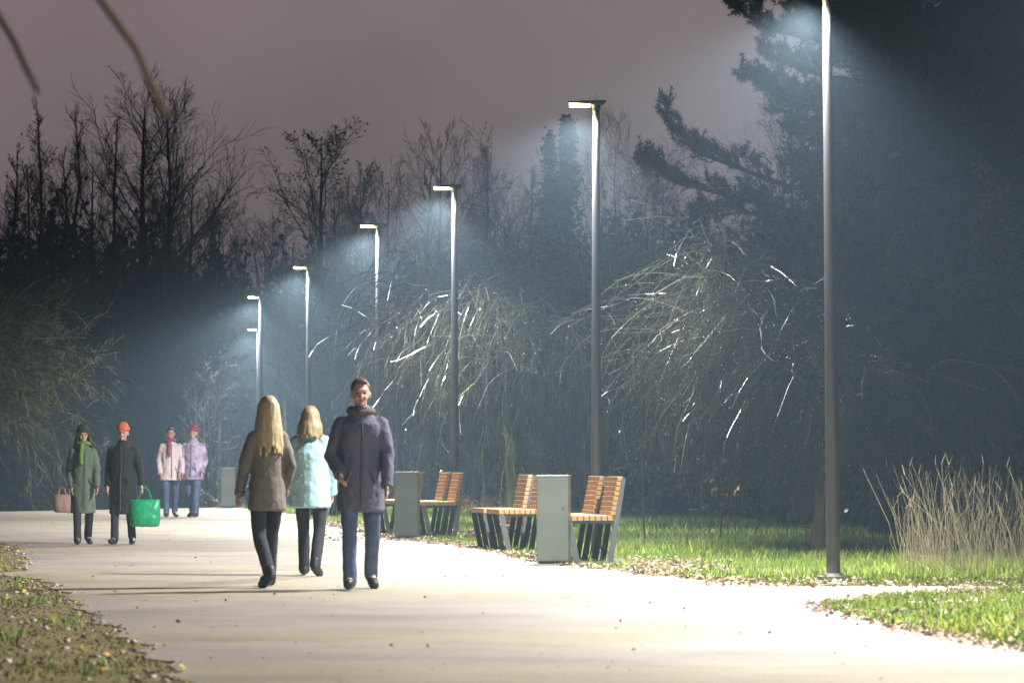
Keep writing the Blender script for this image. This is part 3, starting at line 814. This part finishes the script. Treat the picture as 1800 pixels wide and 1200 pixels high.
p2.scale = (1.1, 1.1, 1.15)
for o in (pine, p2): o['group'] = 'dark pines at the right'
p3 = copy_tree(pine); p3.location = ((1680-900)*66/FP, 66, 0); p3.rotation_euler = (0, 0, 3.9); p3['label'] = 'dark pine seen between the large pine and the frame edge'; p3.scale = (1.25, 1.25, 1.2)

# ------------------------------------------------------------------ weeping trees
def weeping(x, ybase, scale_top, seed, label, spreadL, spreadR, nl=26, ntw=34, lichen=False, droop=1.0, inner=False):
    r = random.Random(seed); g = G(x, ybase); d = g.y
    t = empty('weeping_tree', (g.x, d, 0), label=label, cat='tree', group='weeping trees on the lawn')
    Ht = CH+(HZ-scale_top)*d/FP
    tk = MB(); f = Ht*.52; bd = []
    tk.tube([(0, 0, -.1), (.0, 0, .3), (.03, 0, f*.5), (.1, 0, f), (.05, .1, f*1.2)], [.17, .12, .10, .10, .07], 12); tk.build('trunk', M['bark_moss' if lichen else 'bark_trunk'], t, smooth=True)
    lb1 = MB(); tw = MB(); li = MB()
    for i in range(nl):
        a = 2*math.pi*(i+r.random())/nl; lx = math.cos(a)
        L = (spreadL if lx < 0 else spreadR)*abs(lx) + (2.6 if math.sin(a) < 0 else 1.3)*abs(math.sin(a)); L *= r.uniform(.45, .95)
        z0 = f*r.uniform(.75, 1.15); H1 = Ht*r.uniform(.62, 1.0)
        pts = []
        for k in range(8):
            u = k/7; z = z0 + (H1-z0)*math.sin(min(u*1.25, 1)*math.pi/2) - droop*.55*max(0, u-.65)**1.3*3
            pts.append(Vector((math.cos(a)*L*u, math.sin(a)*L*u*.8, z))+rvec(r)*.07*(u > 0))
        lb1.tube(pts, list(np.linspace(.05, .010, 8)), 5, cap=False)
        srcs = [(pts, .35)]
        for j in range(5):
            u = .2+.75*r.random(); ff = u*7; k = min(int(ff), 6); q = [pts[k].lerp(pts[k+1], ff-k)]
            dd = (Vector((math.cos(a), math.sin(a), 0))*.6+rvec(r)*.9); dd.z = abs(dd.z)*.5; dd.normalize(); Ls = r.uniform(.5, 1.3)
            for m_ in range(6): dd = (dd+rvec(r)*.28+Vector((0, 0, -.10*m_*.5))).normalized(); q.append(q[-1]+dd*Ls/6)
            lb1.tube(q, list(np.linspace(.020, .006, 7)), 4, cap=False); srcs.append((q, .13))
        for j in range(ntw):
            src, _ = srcs[0] if r.random() < .3 else srcs[1+r.randrange(5)]
            nS = len(src)-1; u = .15+.85*r.random(); ff = u*nS; k = min(int(ff), nS-1); s = src[k].lerp(src[k+1], ff-k)
            dd = (Vector((math.cos(a), math.sin(a), 0))*r.uniform(.0, .9)+rvec(r)*.7+Vector((0, 0, .1))).normalized()
            Lt = r.choice((.4, .7, 1.0, 1.5, 2.1))*r.uniform(.7, 1.2); ns = 10; q = [s.copy()]; gv = r.choice((.10, .20, .32, .45))*droop
            for m_ in range(ns):
                dd = (dd+Vector((0, 0, -gv))+rvec(r)*.11).normalized(); nx_ = q[-1]+dd*Lt/ns
                if nx_.z < .35: break
                q.append(nx_)
            if len(q) < 3: continue
            tgt = li if (lichen and abs(q[0].x-.2) < .85 and q[0].z < Ht*.60 and r.random() < .62) else tw
            sc_ = (d/44)**.6
            bd += [q[-1], q[len(q)//2]] if r.random() < .8 else []
            tgt.tube(q, list(np.linspace(.0062, .0028, len(q))*sc_), 3, cap=False)
            for m_ in range(4):
                kk = r.randrange(1, len(q)-1); s2 = q[kk]; d2 = ((q[kk+1]-q[kk]).normalized()+rvec(r)*.55).normalized(); q2 = [s2.copy()]
                for _ in range(4): d2 = (d2+Vector((0, 0, -gv*.7))+rvec(r)*.15).normalized(); q2.append(q2[-1]+d2*Lt*r.uniform(.05, .12))
                tgt.tube(q2, list(np.linspace(.0042, .0022, 5)*sc_), 3, cap=False)
    lb1.build('limbs', M['bark'], t)
    tw.build('crown', M['bark_wet'], t)
    if lichen: li.build('lichen_twigs', M['lichen'], t)
    bm_ = MB()  # small pale beads along the twigs stand in for glints of light
    for q in bd:
        c = q+rvec(r)*.02; s_ = r.uniform(.004, .0085); b0 = len(bm_.v)
        bm_.v += [(c.x+s_, c.y, c.z), (c.x-s_, c.y, c.z), (c.x, c.y+s_, c.z), (c.x, c.y-s_, c.z), (c.x, c.y, c.z+s_*1.4), (c.x, c.y, c.z-s_*1.4)]
        bm_.f += [tuple(b0+i for i in f_) for f_ in ((0, 2, 4), (2, 1, 4), (1, 3, 4), (3, 0, 4), (2, 0, 5), (1, 2, 5), (3, 1, 5), (0, 3, 5))]
    bm_.build('bud_glints', M['budglint'], t, smooth=True, kind='stuff')
    return t
weeping(900, 928, 480, 31, 'mossy weeping tree with yellow lichen twigs behind the nearest benches', 1.7, 2.0, 46, 72, True, 1.15)
weeping(1445, 966, 455, 32, 'large weeping tree whose pale trunk stands left of the nearest lamp pole', 1.75, 3.2, 56, 76, False, .9)
weeping(1690, 930, 430, 33, 'weeping tree with hanging twigs behind the dry reeds', 2.3, 2.3, 24, 36, False, 1.0)

# near tree at left, catching light
r = random.Random(50)
d0 = 60; g = P(-95, 811, d0)
t = empty('olive_twigged_tree', (g.x, d0, 0), label='low tree at left edge with lit olive twigs drooping over the walkers', cat='tree')
m = MB(); m.tube([(0, 0, -.2), (.1, 0, 1.5), (0, 0, 3.2)], [.16, .12, .07], 8); m.build('trunk', M['bark_olive'], t)
m = MB()
for i in range(34):
    a = r.uniform(-1.0, 1.0); L = r.uniform(1.2, 2.9); z0 = r.uniform(1.9, 3.4)
    dirv = Vector((math.cos(a), math.sin(a), r.uniform(-.1, .5)))
    branch(m, Vector((.05, 0, z0)), dirv.normalized(), L, .035, 1, r, 3, -.05, .2, (0, 11, 7), None, (.4, 1.0))
m.build('crown', M['bark_olive'], t)

# overhanging near tree at upper left: out of focus twigs
d0 = 8.5
t = empty('overhanging_tree', (-2.6, d0, 0), label='out of focus yellowish twigs hanging into the sky at upper left', cat='tree')
m = MB(); m.tube([(0, 0, -.2), (0, 0, 1.6), (.1, 0, 3.2), (.2, 0, 5)], [.16, .13, .11, .06], 10); m.build('trunk', M['bark_trunk'], t, smooth=True)
m = MB()
def lc(x, y): p = P(x, y, d0); return (p.x+2.6, 0, p.z)
m.tube([(.1, 0, 3.4), (.9, 0, 3.3), (1.35, 0, 2.9), lc(120, -110), lc(170, -10), lc(205, 40), lc(240, 88), lc(262, 140), lc(280, 180), lc(297, 208)], [.05, .035, .02, .014, .011, .0105, .010, .0095, .009, .007], 6)
m.tube([(.1, 0, 3.1), (.8, 0, 2.8), lc(-60, -60), lc(-5, 25), lc(25, 75), lc(45, 120), lc(68, 165)], [.04, .025, .014, .008, .008, .0075, .006], 6)
for (x, y) in ((205, 40), (240, 88), (262, 140), (282, 182)): m.ell(lc(x, y), (.010, .010, .010), 6, 5)
m.build('twigs', M['twigpale'], t)

# coloured leaves still hanging
def leafspray(pxs, size, mm, label, n, spread, name='hanging_leaves', dd=None):
    C = []
    for (x, y, d) in pxs:
        p = P(x, y, d)
        for _ in range(n): C.append((p.x+rs.normal(0, spread), p.y+rs.normal(0, .1), p.z+rs.normal(0, spread)))
    V, F = leafquads(np.array(C), size, rs, .65)
    return V, F
tr_or = empty('autumn_sapling', (P(1265, 811, 50).x, 50, 0), label='thin sapling with a few bright orange leaves low behind the lawn', cat='sapling')
def sap(t, pts, tw_pts, leaves, mm, size, X0, d):
    m = MB(); m.tube(pts, [.02, .012, .005], 5, cap=False)
    for q in tw_pts: m.tube(q, .004, 3, cap=False)
    m.build('trunk', M['bark'], t)
    V, F = leaves; V = V-np.array([X0, d, 0]); link('leaves', npmesh('leaves', V, F), mm, t)
X0 = P(1265, 811, 50).x
lv = leafspray([(1252, 845, 50), (1254, 860, 50), (1277, 869, 50), (1292, 869, 50), (1296, 852, 50)], .045, None, '', 4, .02)
sap(tr_or, [(0, 0, -.1), (.05, 0, .5), (.1, 0, 1.3)], [[(.03, 0, .4), tuple(P(x, y, 50)-Vector((X0, 50, 0)))] for x, y in ((1252, 845), (1277, 869), (1292, 869), (1296, 852))], lv, M['leaforange'], .03, X0, 50)
# rust leaved sapling upper right
X0 = P(1770, 811, 44).x
t = empty('rust_leaved_tree', (X0, 44, 0), label='thin tree with rust brown leaves in front of the pines at far right', cat='tree')
m = MB(); m.tube([(0, 0, -.1), (-.1, 0, 2), (-.25, 0, 4.2), (-.32, 0, 5)], [.05, .035, .015, .006], 6)
Ls = []
r = random.Random(8)
for i in range(70):
    z = r.uniform(2.6, 4.9); s = Vector((-.1-.06*z+.1, 0, z)); q = s+Vector((r.uniform(-.5, .75), r.uniform(-.3, .3), r.uniform(.0, .5)))*(1.15-z/7)
    m.tube([tuple(s), tuple(q)], [.008, .003], 3, cap=False)
    for _ in range(9): u = r.uniform(.3, 1.05); Ls.append(tuple(s.lerp(q, u)+rvec(r)*.045))
m.build('trunk', M['bark'], t)
link('leaves', npmesh('leaves', *leafquads(np.array(Ls), .040, rs, .7)), M['leafbrown'], t)
# lime leaves on the weeping trees region: small maple sapling
X0 = P(1133, 811, 48).x
t = empty('lime_leaved_sapling', (X0, 48, 0), label='spindly sapling with one lime green leaf cluster right of the second lamp', cat='sapling')
m = MB(); m.tube([(0, 0, -.1), (-.04, 0, 1.3), (0, 0, 2.55), (.1, 0, 3.0)], [.014, .010, .006, .003], 5); m.build('trunk', M['bark_olive'], t)
C = [(0+rs.normal(0, .035), rs.normal(0, .03), 2.52+rs.normal(0, .05)) for _ in range(12)]
link('leaves', npmesh('leaves', *leafquads(np.array(C), .045, rs, .5)), M['leaflime'], t)
# orange leaved bush left of the far bin
X0 = P(408, 811, 88.5).x
t = empty('golden_bush', (X0, 88.5, tz(X0, 88.5)), label='small bush with rusty gold leaves beside the far bin', cat='shrub')
m = MB(); Ls = []
for i in range(50):
    q = Vector((r.gauss(0, .36), r.gauss(0, .4), r.uniform(.2, 1.25)))
    m.tube([(r.uniform(-.1, .1), 0, 0), tuple(q*.5+Vector((0, 0, .1))), tuple(q)], [.012, .008, .003], 3, cap=False)
    for _ in range(13): Ls.append(tuple(q*r.uniform(.6, 1.05)+rvec(r)*.07))
m.build('stems', M['bark'], t)
link('leaves', npmesh('leaves', *leafquads(np.array(Ls), .030, rs, .7)), M['leafbrown'], t)

# dry reeds clump
X0 = 3.9; d0 = 34
def reeds(px0, px1, yb0, yb1, n, hmin, hmax, name, label, m, kind='stuff'):
    tb = MB(); r = random.Random(60)
    for i in range(n):
        g = G(r.uniform(px0, px1), r.uniform(yb0, yb1)); h = r.uniform(hmin, hmax); le = r.gauss(0, .24); b = r.gauss(0, .1)
        q = [(g.x, g.y, -.02), (g.x+le*h*.4, g.y, h*.5), (g.x+le*h*1.0+b*.3, g.y+b*.2, h)]
        tb.tube(q, [.0032, .0025, .0014], 3, cap=False)
        if r.random() < .3: tb.tube([q[2], (q[2][0]+b*.3+.01, q[2][1], h+.10)], [.006, .002], 3, cap=False)
    return tb.build(name, m, kind=kind, label=label, cat='reeds')
reeds(1585, 1850, 962, 1016, 430, .2, 1.1, 'dry_reeds', 'tall dry tan grass stalks at right beyond the nearest lamp', M['drygrass'])

# brown leaf bank behind lawn
tb = []
for _ in range(9000):
    g = G(rs.uniform(800, 1190), 892 + rs.uniform(-3, 3)); tb.append((g.x, g.y+rs.uniform(-.6, 2.5), abs(rs.normal(0, .11))))
V, F = leafquads(np.array(tb), .04, rs, .7)
link('leaf_bank', npmesh('leaf_bank', V, F), M['leafbrown'], kind='stuff', label='low brown bank of fallen leaves and dead stems along the lawn back', cat='leaf bank')
mm = MB()
r = random.Random(77)
def pile(x, y, w_, h_, n, label):
    g = G(x, y); C = []
    for _ in range(n):
        u, v = r.gauss(0, .45), r.gauss(0, .45); C.append((g.x+u*w_, g.y+v*w_*1.2, .01+h_*max(0, math.exp(-(u*u+v*v)*1.5))*r.uniform(.2, 1)))
    V, F = leafquads(np.array(C), .045, rs, .7); link('leaf_pile', npmesh('leaf_pile', V, F), M['litter'], kind='stuff', label=label, cat='leaf pile')
pile(838, 944, .20, .12, 500, 'small heap of pale brown leaves on the lawn left of the orange lit bench')
pile(905, 945, .34, .38, 1500, 'larger heap of brown leaves behind the orange lit bench')

# ------------------------------------------------------------------ people
def clothmat(name, c, c2=None, scale=8, rough=.85, **k): return mat(name, c, rough, col2=c2 or tuple(v*.75 for v in c), scale=scale, bump=.6, bscale=22, **k)
SKIN = mat('skin', (0.62, 0.36, 0.26), .5, col2=(.55, .30, .22), scale=9)
EYE = mat('eye_dark', (.03, .02, .015), .3); LIP = mat('lips', (.45, .17, .15), .5)
texn = bpy.data.textures.new('cloth_folds', 'CLOUDS'); texn.noise_scale = .11
def finish(o, vox, sm=6, disp=0.0):
    m = o.modifiers.new('remesh', 'REMESH'); m.mode = 'VOXEL'; m.voxel_size = vox; m.use_smooth_shade = True
    s = o.modifiers.new('smooth', 'SMOOTH'); s.iterations = sm; s.factor = .5
    if disp:
        dm = o.modifiers.new('folds', 'DISPLACE'); dm.texture = texn; dm.strength = disp; dm.texture_coords = 'LOCAL'
def limb(mb, pts, rads, n=12):
    mb.tube(pts, rads, n)
    for p, q in zip(pts, rads): mb.ell(p, (q, q, q), 10, 8)
def person(px, py, h, rz, label, coat, trous, shoe, hair, step=.5, hairstyle='short', hat=None, coat_len=.80, female=False, armL=None, armR=None, scarf=None, group='people walking on the path', bulk=0.0, hood=None, coat_panel=None, d=None):
    g = G(px, py) if d is None else Vector(((px-900)*d/FP, d, 0)); s = h/1.75
    t = empty('person', (g.x, g.y, tz(g.x, g.y)), rz, label=label, cat='person', group=group); t.scale = (s, s, s)
    sh = .150 if female else .172; hw = .095
    A = step
    def leg(side, ph):     # ph>0 forward (toward -y)
        hip = Vector((side*hw, 0, .92)); 
        if ph >= 0: kn = Vector((side*.10, -.24*ph, .50)); an = Vector((side*.10, -.34*ph, .085)); toe = Vector((side*.12, -.34*ph-.17, .045+.03*ph))
        else: kn = Vector((side*.10, -.10*ph*.6, .49)); an = Vector((side*.10, -.55*ph, .085-.10*ph)); toe = Vector((side*.12, -.55*ph-.13, .035))
        return hip, kn, an, toe
    lf = leg(-1, A); rt = leg(1, -A)
    def arm(side, ph, custom):
        S = Vector((side*(sh-.01), .01, 1.385))
        if custom: return (S, Vector(custom[0]), Vector(custom[1]))
        return (S, Vector((side*(sh+.045), .16*ph, 1.12)), Vector((side*(sh+.035), .16*ph-.12, .88)))
    aL = arm(-1, A, armL); aR = arm(1, -A, armR)
    # body
    b = MB()
    b.loft([((0, 0, .86), .125, .09), ((0, 0, .98), .125, .095), ((0, 0, 1.1), .13, .10), ((0, 0, 1.28), .155, .11), ((0, 0, 1.37), sh*.78, .085), ((0, 0, 1.44), .07, .06)])
    limb(b, [(0, .01, 1.42), (0, 0, 1.55)], [.06, .052])
    hz = 1.635
    b.ell((0, .012, hz+.02), (.076, .092, .102)); b.ell((0, -.028, hz-.055), (.052, .056, .062)); b.ell((0, -.078, hz-.085), (.020, .018, .016))
    b.ell((0, -.092, hz-.018), (.011, .017, .022)); b.ell((0, -.083, hz+.03), (.045, .014, .01))
    for sd in (-1, 1): b.ell((sd*.077, .01, hz-.01), (.010, .018, .030)); b.ell((sd*.034, -.066, hz-.035), (.022, .018, .018))
    for L_ in (lf, rt):
        limb(b, [L_[0], L_[1], L_[2]], [.060, .052, .038]); limb(b, [L_[2], L_[3]], [.036, .03])
    for sd, a_ in ((-1, aL), (1, aR)):
        limb(b, [a_[0], a_[1], a_[2]], [.050, .040, .027])
        fd = (a_[2]-a_[1]).normalized(); fwd = Vector((0, -1, 0)); fwd = (fwd-fd*fwd.dot(fd)).normalized()
        palm = a_[2]+fd*.055; b.ell(palm, (.020, .040, .045), 10, 8)
        for k, (off, ln) in enumerate(((.030, .070), (.010, .080), (-.010, .074), (-.029, .058))):
            p0 = palm+fwd*off+fd*.035; p1 = p0+fd*ln*.5; p2 = p1+(fd*.7-Vector((sd, 0, 0))*.5).normalized()*ln*.5
            b.tube([p0, p1, p2], [.0095, .009, .007], 7)
        th0 = palm+fwd*.032-fd*.02; th1 = th0+(fwd+fd*.9).normalized()*.035; b.tube([th0, th1, th1+fd*.028], [.011, .010, .008], 7)
    o = b.build('body', SKIN, t); finish(o, .0085, 2)
    for sd in (-1, 1):
        e = MB(); e.ell((sd*.031, -.079, hz+.004), (.012, .006, .006), 8, 6); e.build('eye', EYE, t)
        e = MB(); e.tube([(sd*.048, -.072, hz+.026), (sd*.032, -.084, hz+.031), (sd*.016, -.088, hz+.027)], .004, 5); e.build('eyebrow', hair, t)
    e = MB(); e.ell((0, -.083, hz-.055), (.021, .007, .006), 8, 6); e.build('mouth', LIP, t)
    # trousers
    b = MB()
    b.loft([((0, 0, .84), .135, .10), ((0, 0, .92), .138, .104), ((0, 0, 1.0), .13, .10)])
    for L_ in (lf, rt):
        ank = L_[2]+Vector((0, 0, -.015)); limb(b, [L_[0]-Vector((0, 0, .05)), L_[0].lerp(L_[1], .5), L_[1], L_[1].lerp(ank, .5), ank], [.066, .078, .066, .062, .060])
    o = b.build('trousers', trous, t); finish(o, .014, 5, .012)
    # shoes
    for L_ in (lf, rt):
        b = MB(); dv = (L_[3]-L_[2]); dv.z = 0; dv.normalize() if dv.length else None
        heel = Vector((L_[2].x, L_[2].y, L_[2].z-.03)) + Vector((0, .03, 0)); limb(b, [heel, L_[2]+Vector((0, 0, .035))], [.046, .050]); limb(b, [heel, heel.lerp(L_[3], .6), L_[3]], [.042, .048, .042])
        o = b.build('shoe', shoe, t); finish(o, .009, 2)
    # coat
    hem = 1.0-(coat_len-.45); b = MB(); k_ = bulk
    hx = (.165 if female else .178)+k_
    b.loft([((0, 0, hem), hx+.006, .158+k_), ((0, 0, hem+.04), hx+.004, .15+k_), ((0, 0, max(.98, hem+.1)), hx-.012, .135+k_), ((0, 0, 1.12), hx-.028, .12+k_), ((0, 0, 1.28), sh+.005+k_, .13+k_), ((0, .0, 1.38), sh+.0+k_*.5, .115+k_*.6), ((0, 0, 1.43), sh-.05, .10), ((0, 0, 1.47), .10, .09), ((0, 0, 1.50), .075, .078)])
    for a_ in (aL, aR): limb(b, [a_[0]-Vector((0, 0, .01)), a_[0].lerp(a_[1], .5), a_[1], a_[2]], [.066+k_*.5, .063+k_*.5, .055+k_*.4, .044+k_*.2])
    b.tube([(0, .005, 1.46), (0, .0, 1.535)], [.085, .078], 16)
    o = b.build('coat', coat, t); finish(o, .012, 4, .024)
    front = lambda z_: -(.118+k_*.9) - (.028 if z_ < 1.0 else 0) - max(0, .02*(1.3-z_))
    b = MB(); b.tube([(.004, front(z_)-.012, z_) for z_ in np.linspace(hem+.05, 1.44, 9)], .006, 5); b.build('zip', ZIP, o)
    for sd in (-1, 1):
        b = MB(); b.tube([(sd*.085, front(.95)-.008, 1.0), (sd*.125, front(.95)+.02, .90)], .010, 6); b.build('pocket', coat, o)
        a_ = aL if sd < 0 else aR; dv_ = (a_[2]-a_[1]).normalized(); b = MB(); b.tube([a_[2]-dv_*.02, a_[2]+dv_*.022], [.048+k_*.2, .050+k_*.2], 14); b.build('cuff', coat, o)
    if coat_panel:
        b = MB(); b.loft([((0, 0, hem-.004), hx+.012, .165+k_), ((0, 0, hem+.05), hx+.012, .162+k_)], 24); o = b.build('hem_band', coat_panel, t); finish(o, .012, 2)
    if hood:
        b = MB(); 
        for i in range(40):
            a = 2*math.pi*i/40; f_ = math.sin(a)*.5+.5; b.ell((math.cos(a)*.088, .012+math.sin(a)*.085, 1.475+.035*f_), (.030+.012*f_,)*3, 8, 6)
        b.ell((0, .12, 1.44), (.10, .05, .09)); o = b.build('hood', hood, t); finish(o, .012, 3, .015)
    if scarf:
        b = MB()
        for i in range(16):
            a = 2*math.pi*i/16; b.ell((math.cos(a)*.085, math.sin(a)*.08, 1.515+.01*math.sin(3*a)), (.038, .038, .036), 8, 6)
        b.tube([(-.03, -.12, 1.5), (-.05, -.17, 1.36), (-.05, -.175, 1.2)], [.04, .035, .04], 8); o = b.build('scarf', scarf, t); finish(o, .011, 2, .01)
    # hair
    b = MB()
    if hairstyle == 'short':
        b.ell((0, .028, hz+.045), (.084, .092, .092)); b.ell((0, -.045, hz+.098), (.06, .035, .022))
    else:
        b.ell((0, .028, hz+.045), (.087, .096, .094)); b.ell((0, -.04, hz+.10), (.06, .035, .02))
        r = random.Random(int(px))
        for i in range(34):
            a = math.pi*(-.13+1.26*i/33); x_, y_ = math.cos(a), math.sin(a); ln = (.40 if hairstyle == 'long' else .20)*r.uniform(.8, 1.1)
            b.tube([(x_*.072, .02+y_*.08, hz+.06), (x_*.088, .02+y_*.095, hz-.02), (x_*(.10+.02*r.random()), .03+y_*.115, hz-ln*.5), (x_*(.115+.03*r.random()), .03+y_*.15, hz-ln)], [.022, .022, .022, .010], 7)
    o = b.build('hair', hair, t); finish(o, .0085, 3, .010)
    if hat:
        b = MB(); b.ell((0, .018, hz+.075), (.092, .103, .095)); b.tube([(0, .014, hz+.042), (0, .016, hz+.085)], [.098, .099], 22, sy=1.1)
        o = b.build('hat', hat, t); finish(o, .009, 2, .006)
    return t, s, g
ZIP = mat('zip_metal', (.25, .25, .26), .35, .6)
DENIM = clothmat('denim', (.05, .075, .13), (.09, .13, .22)); DARKT = clothmat('dark_trousers', (.03, .032, .04)); BLACKS = clothmat('black_shoe', (.02, .02, .02), rough=.5)
BROWNH = mat('brown_hair', (.11, .06, .03), .5, scale=30, stretch=(8, 8, 1), bump=1.0, bscale=4); BLOND = mat('blond_hair', (.62, .50, .30), .42, col2=(.42, .31, .16), scale=14, stretch=(8, 8, .8), bump=1.0, bscale=4); DBLOND = mat('ash_blond_hair', (.36, .28, .15), .45, col2=(.25, .18, .09), scale=14, stretch=(8, 8, .8), bump=1.0, bscale=4); DARKH = mat('dark_hair', (.03, .022, .018), .4, scale=14, stretch=(8, 8, 1), bump=1.0, bscale=4)
person(634, 1036, 1.80, .10, 'tall man in dark slate purple jacket and jeans, rightmost of the three nearest walkers', clothmat('slate_coat', (.085, .08, .12), (.12, .115, .17)), DENIM, BLACKS, BROWNH, .45, 'short', bulk=.02, coat_len=.80, hood=clothmat('brown_hood', (.13, .10, .07)), armL=((-.245, .06, 1.12), (-.185, -.12, .97)))
person(546, 1012, 1.62, math.pi-.15, 'person in light blue puffy jacket with ash blond hair, seen from behind between two walkers', clothmat('lightblue_coat', (.38, .62, .68), (.50, .72, .76), rough=.6), DARKT, BLACKS, DBLOND, -.45, 'bob', bulk=.045, coat_len=.74, female=True)
person(470, 1032, 1.66, math.pi+.5, 'woman with long pale blond hair in taupe coat, left of the light blue jacket', clothmat('taupe_coat', (.16, .14, .115), (.22, .19, .15)), DARKT, BLACKS, BLOND, .5, 'long', female=True, bulk=.01, coat_len=.74, scarf=clothmat('cream_scarf', (.62, .52, .36)))
person(146, 957, 1.55, .25, 'person in grey green coat and dark green hat at far left', clothmat('green_coat', (.10, .135, .09), (.14, .175, .12)), DARKT, BLACKS, DARKH, .4, 'bob', hat=clothmat('green_hat', (.03, .05, .03)), female=True, coat_len=.98, scarf=clothmat('lime_scarf', (.16, .30, .05)), bulk=.02)
p2_, s2_, g2_ = person(216, 957, 1.58, -.1, 'person in black coat and orange knitted hat holding a green bag', clothmat('black_coat', (.018, .022, .018)), DARKT, BLACKS, DARKH, .35, 'short', hat=clothmat('orange_hat', (.75, .20, .07), (.55, .12, .05), scale=25), coat_len=1.0, armR=((.25, -.02, 1.14), (.29, -.06, .90)), bulk=.02)
person(300, 909, 1.76, .2, 'far walker in magenta scarf and pale pink top with jeans, left of a pair', clothmat('palepink_coat', (.62, .48, .48), (.7, .6, .6)), DENIM, BLACKS, DARKH, .4, 'short', scarf=clothmat('magenta_scarf', (.35, .04, .14)), coat_len=.72, bulk=.02)
person(340, 909, 1.78, -.25, 'far walker in purple and white patterned jacket with jeans, right of a pair', clothmat('purple_coat', (.55, .50, .62), (.16, .07, .24), scale=7), DENIM, BLACKS, BROWNH, -.4, 'short', hat=clothmat('red_hat', (.32, .05, .09)), coat_len=.72, bulk=.02)

# bags
def bag(loc, w_, h_, dp, mm, label, name='carrier_bag', handle_h=.16, rz=0.0, cat='bag'):
    t = empty(name, loc, rz, label=label, cat=cat)
    r = random.Random(9); m = MB(); n = 20; rings = []
    for z, fx, fy in ((0, .82, .8), (.04, .93, 1.0), (.3, 1.0, 1.05), (.7, .98, .8), (.93, .96, .5), (1.0, .97, .45)): rings.append(((0, 0, z*h_), w_/2*fx, dp/2*fy))
    m.loft(rings, n); o = m.build('body', mm, t); finish(o, .011, 3, .02)
    for y in (-.02, .02):
        m = MB(); m.tube([(-w_*.22, y, h_*.98), (-w_*.12, y*.7, h_+handle_h*.75), (0, 0, h_+handle_h), (w_*.12, y*.7, h_+handle_h*.75), (w_*.22, y, h_*.98)], .006, 6); m.build('handle', mm, t)
    return t
GREENB = mat('green_plastic', (.02, .40, .17), .35, col2=(.012, .26, .11), scale=5, bump=.4, bscale=15)
hp = Matrix.Rotation(-.1, 3, 'Z') @ Vector((.29, -.09, .80))*s2_
bag((g2_.x+hp.x+.05, g2_.y+hp.y, hp.z-.12-.36), .42, .36, .20, GREENB, 'bright green carrier bag hanging from the hand of the person in black')
gp = G(146, 957)
bag((gp.x-.26, gp.y-.13, .43), .24, .24, .14, clothmat('dusty_pink', (.42, .25, .20)), 'small dusty pink bag carried by the person in the green coat', name='hand_bag', handle_h=.10)

# ------------------------------------------------------------------ haze
hm = bpy.data.materials.new('haze'); hm.use_nodes = True; nt = hm.node_tree; nt.nodes.clear()
o = nn(nt, 'ShaderNodeOutputMaterial'); v = nn(nt, 'ShaderNodeVolumePrincipled')
v.inputs['Color'].default_value = (0.58, 0.80, 1.0, 1); v.inputs['Density'].default_value = 0.0023; v.inputs['Anisotropy'].default_value = 0.25
nt.links.new(v.outputs[0], o.inputs['Volume'])
try: hm.cycles.volume_sampling = 'MULTIPLE_IMPORTANCE'; hm.cycles.homogeneous_volume = True
except Exception: pass
m = MB(); m.box(-410, 410, -62, 905, -3.2, 22)
hz_o = m.build('haze', hm, kind='stuff', label='thin night haze lit blue white under the street lamps', cat='haze')
hz_o.display_type = 'WIRE'
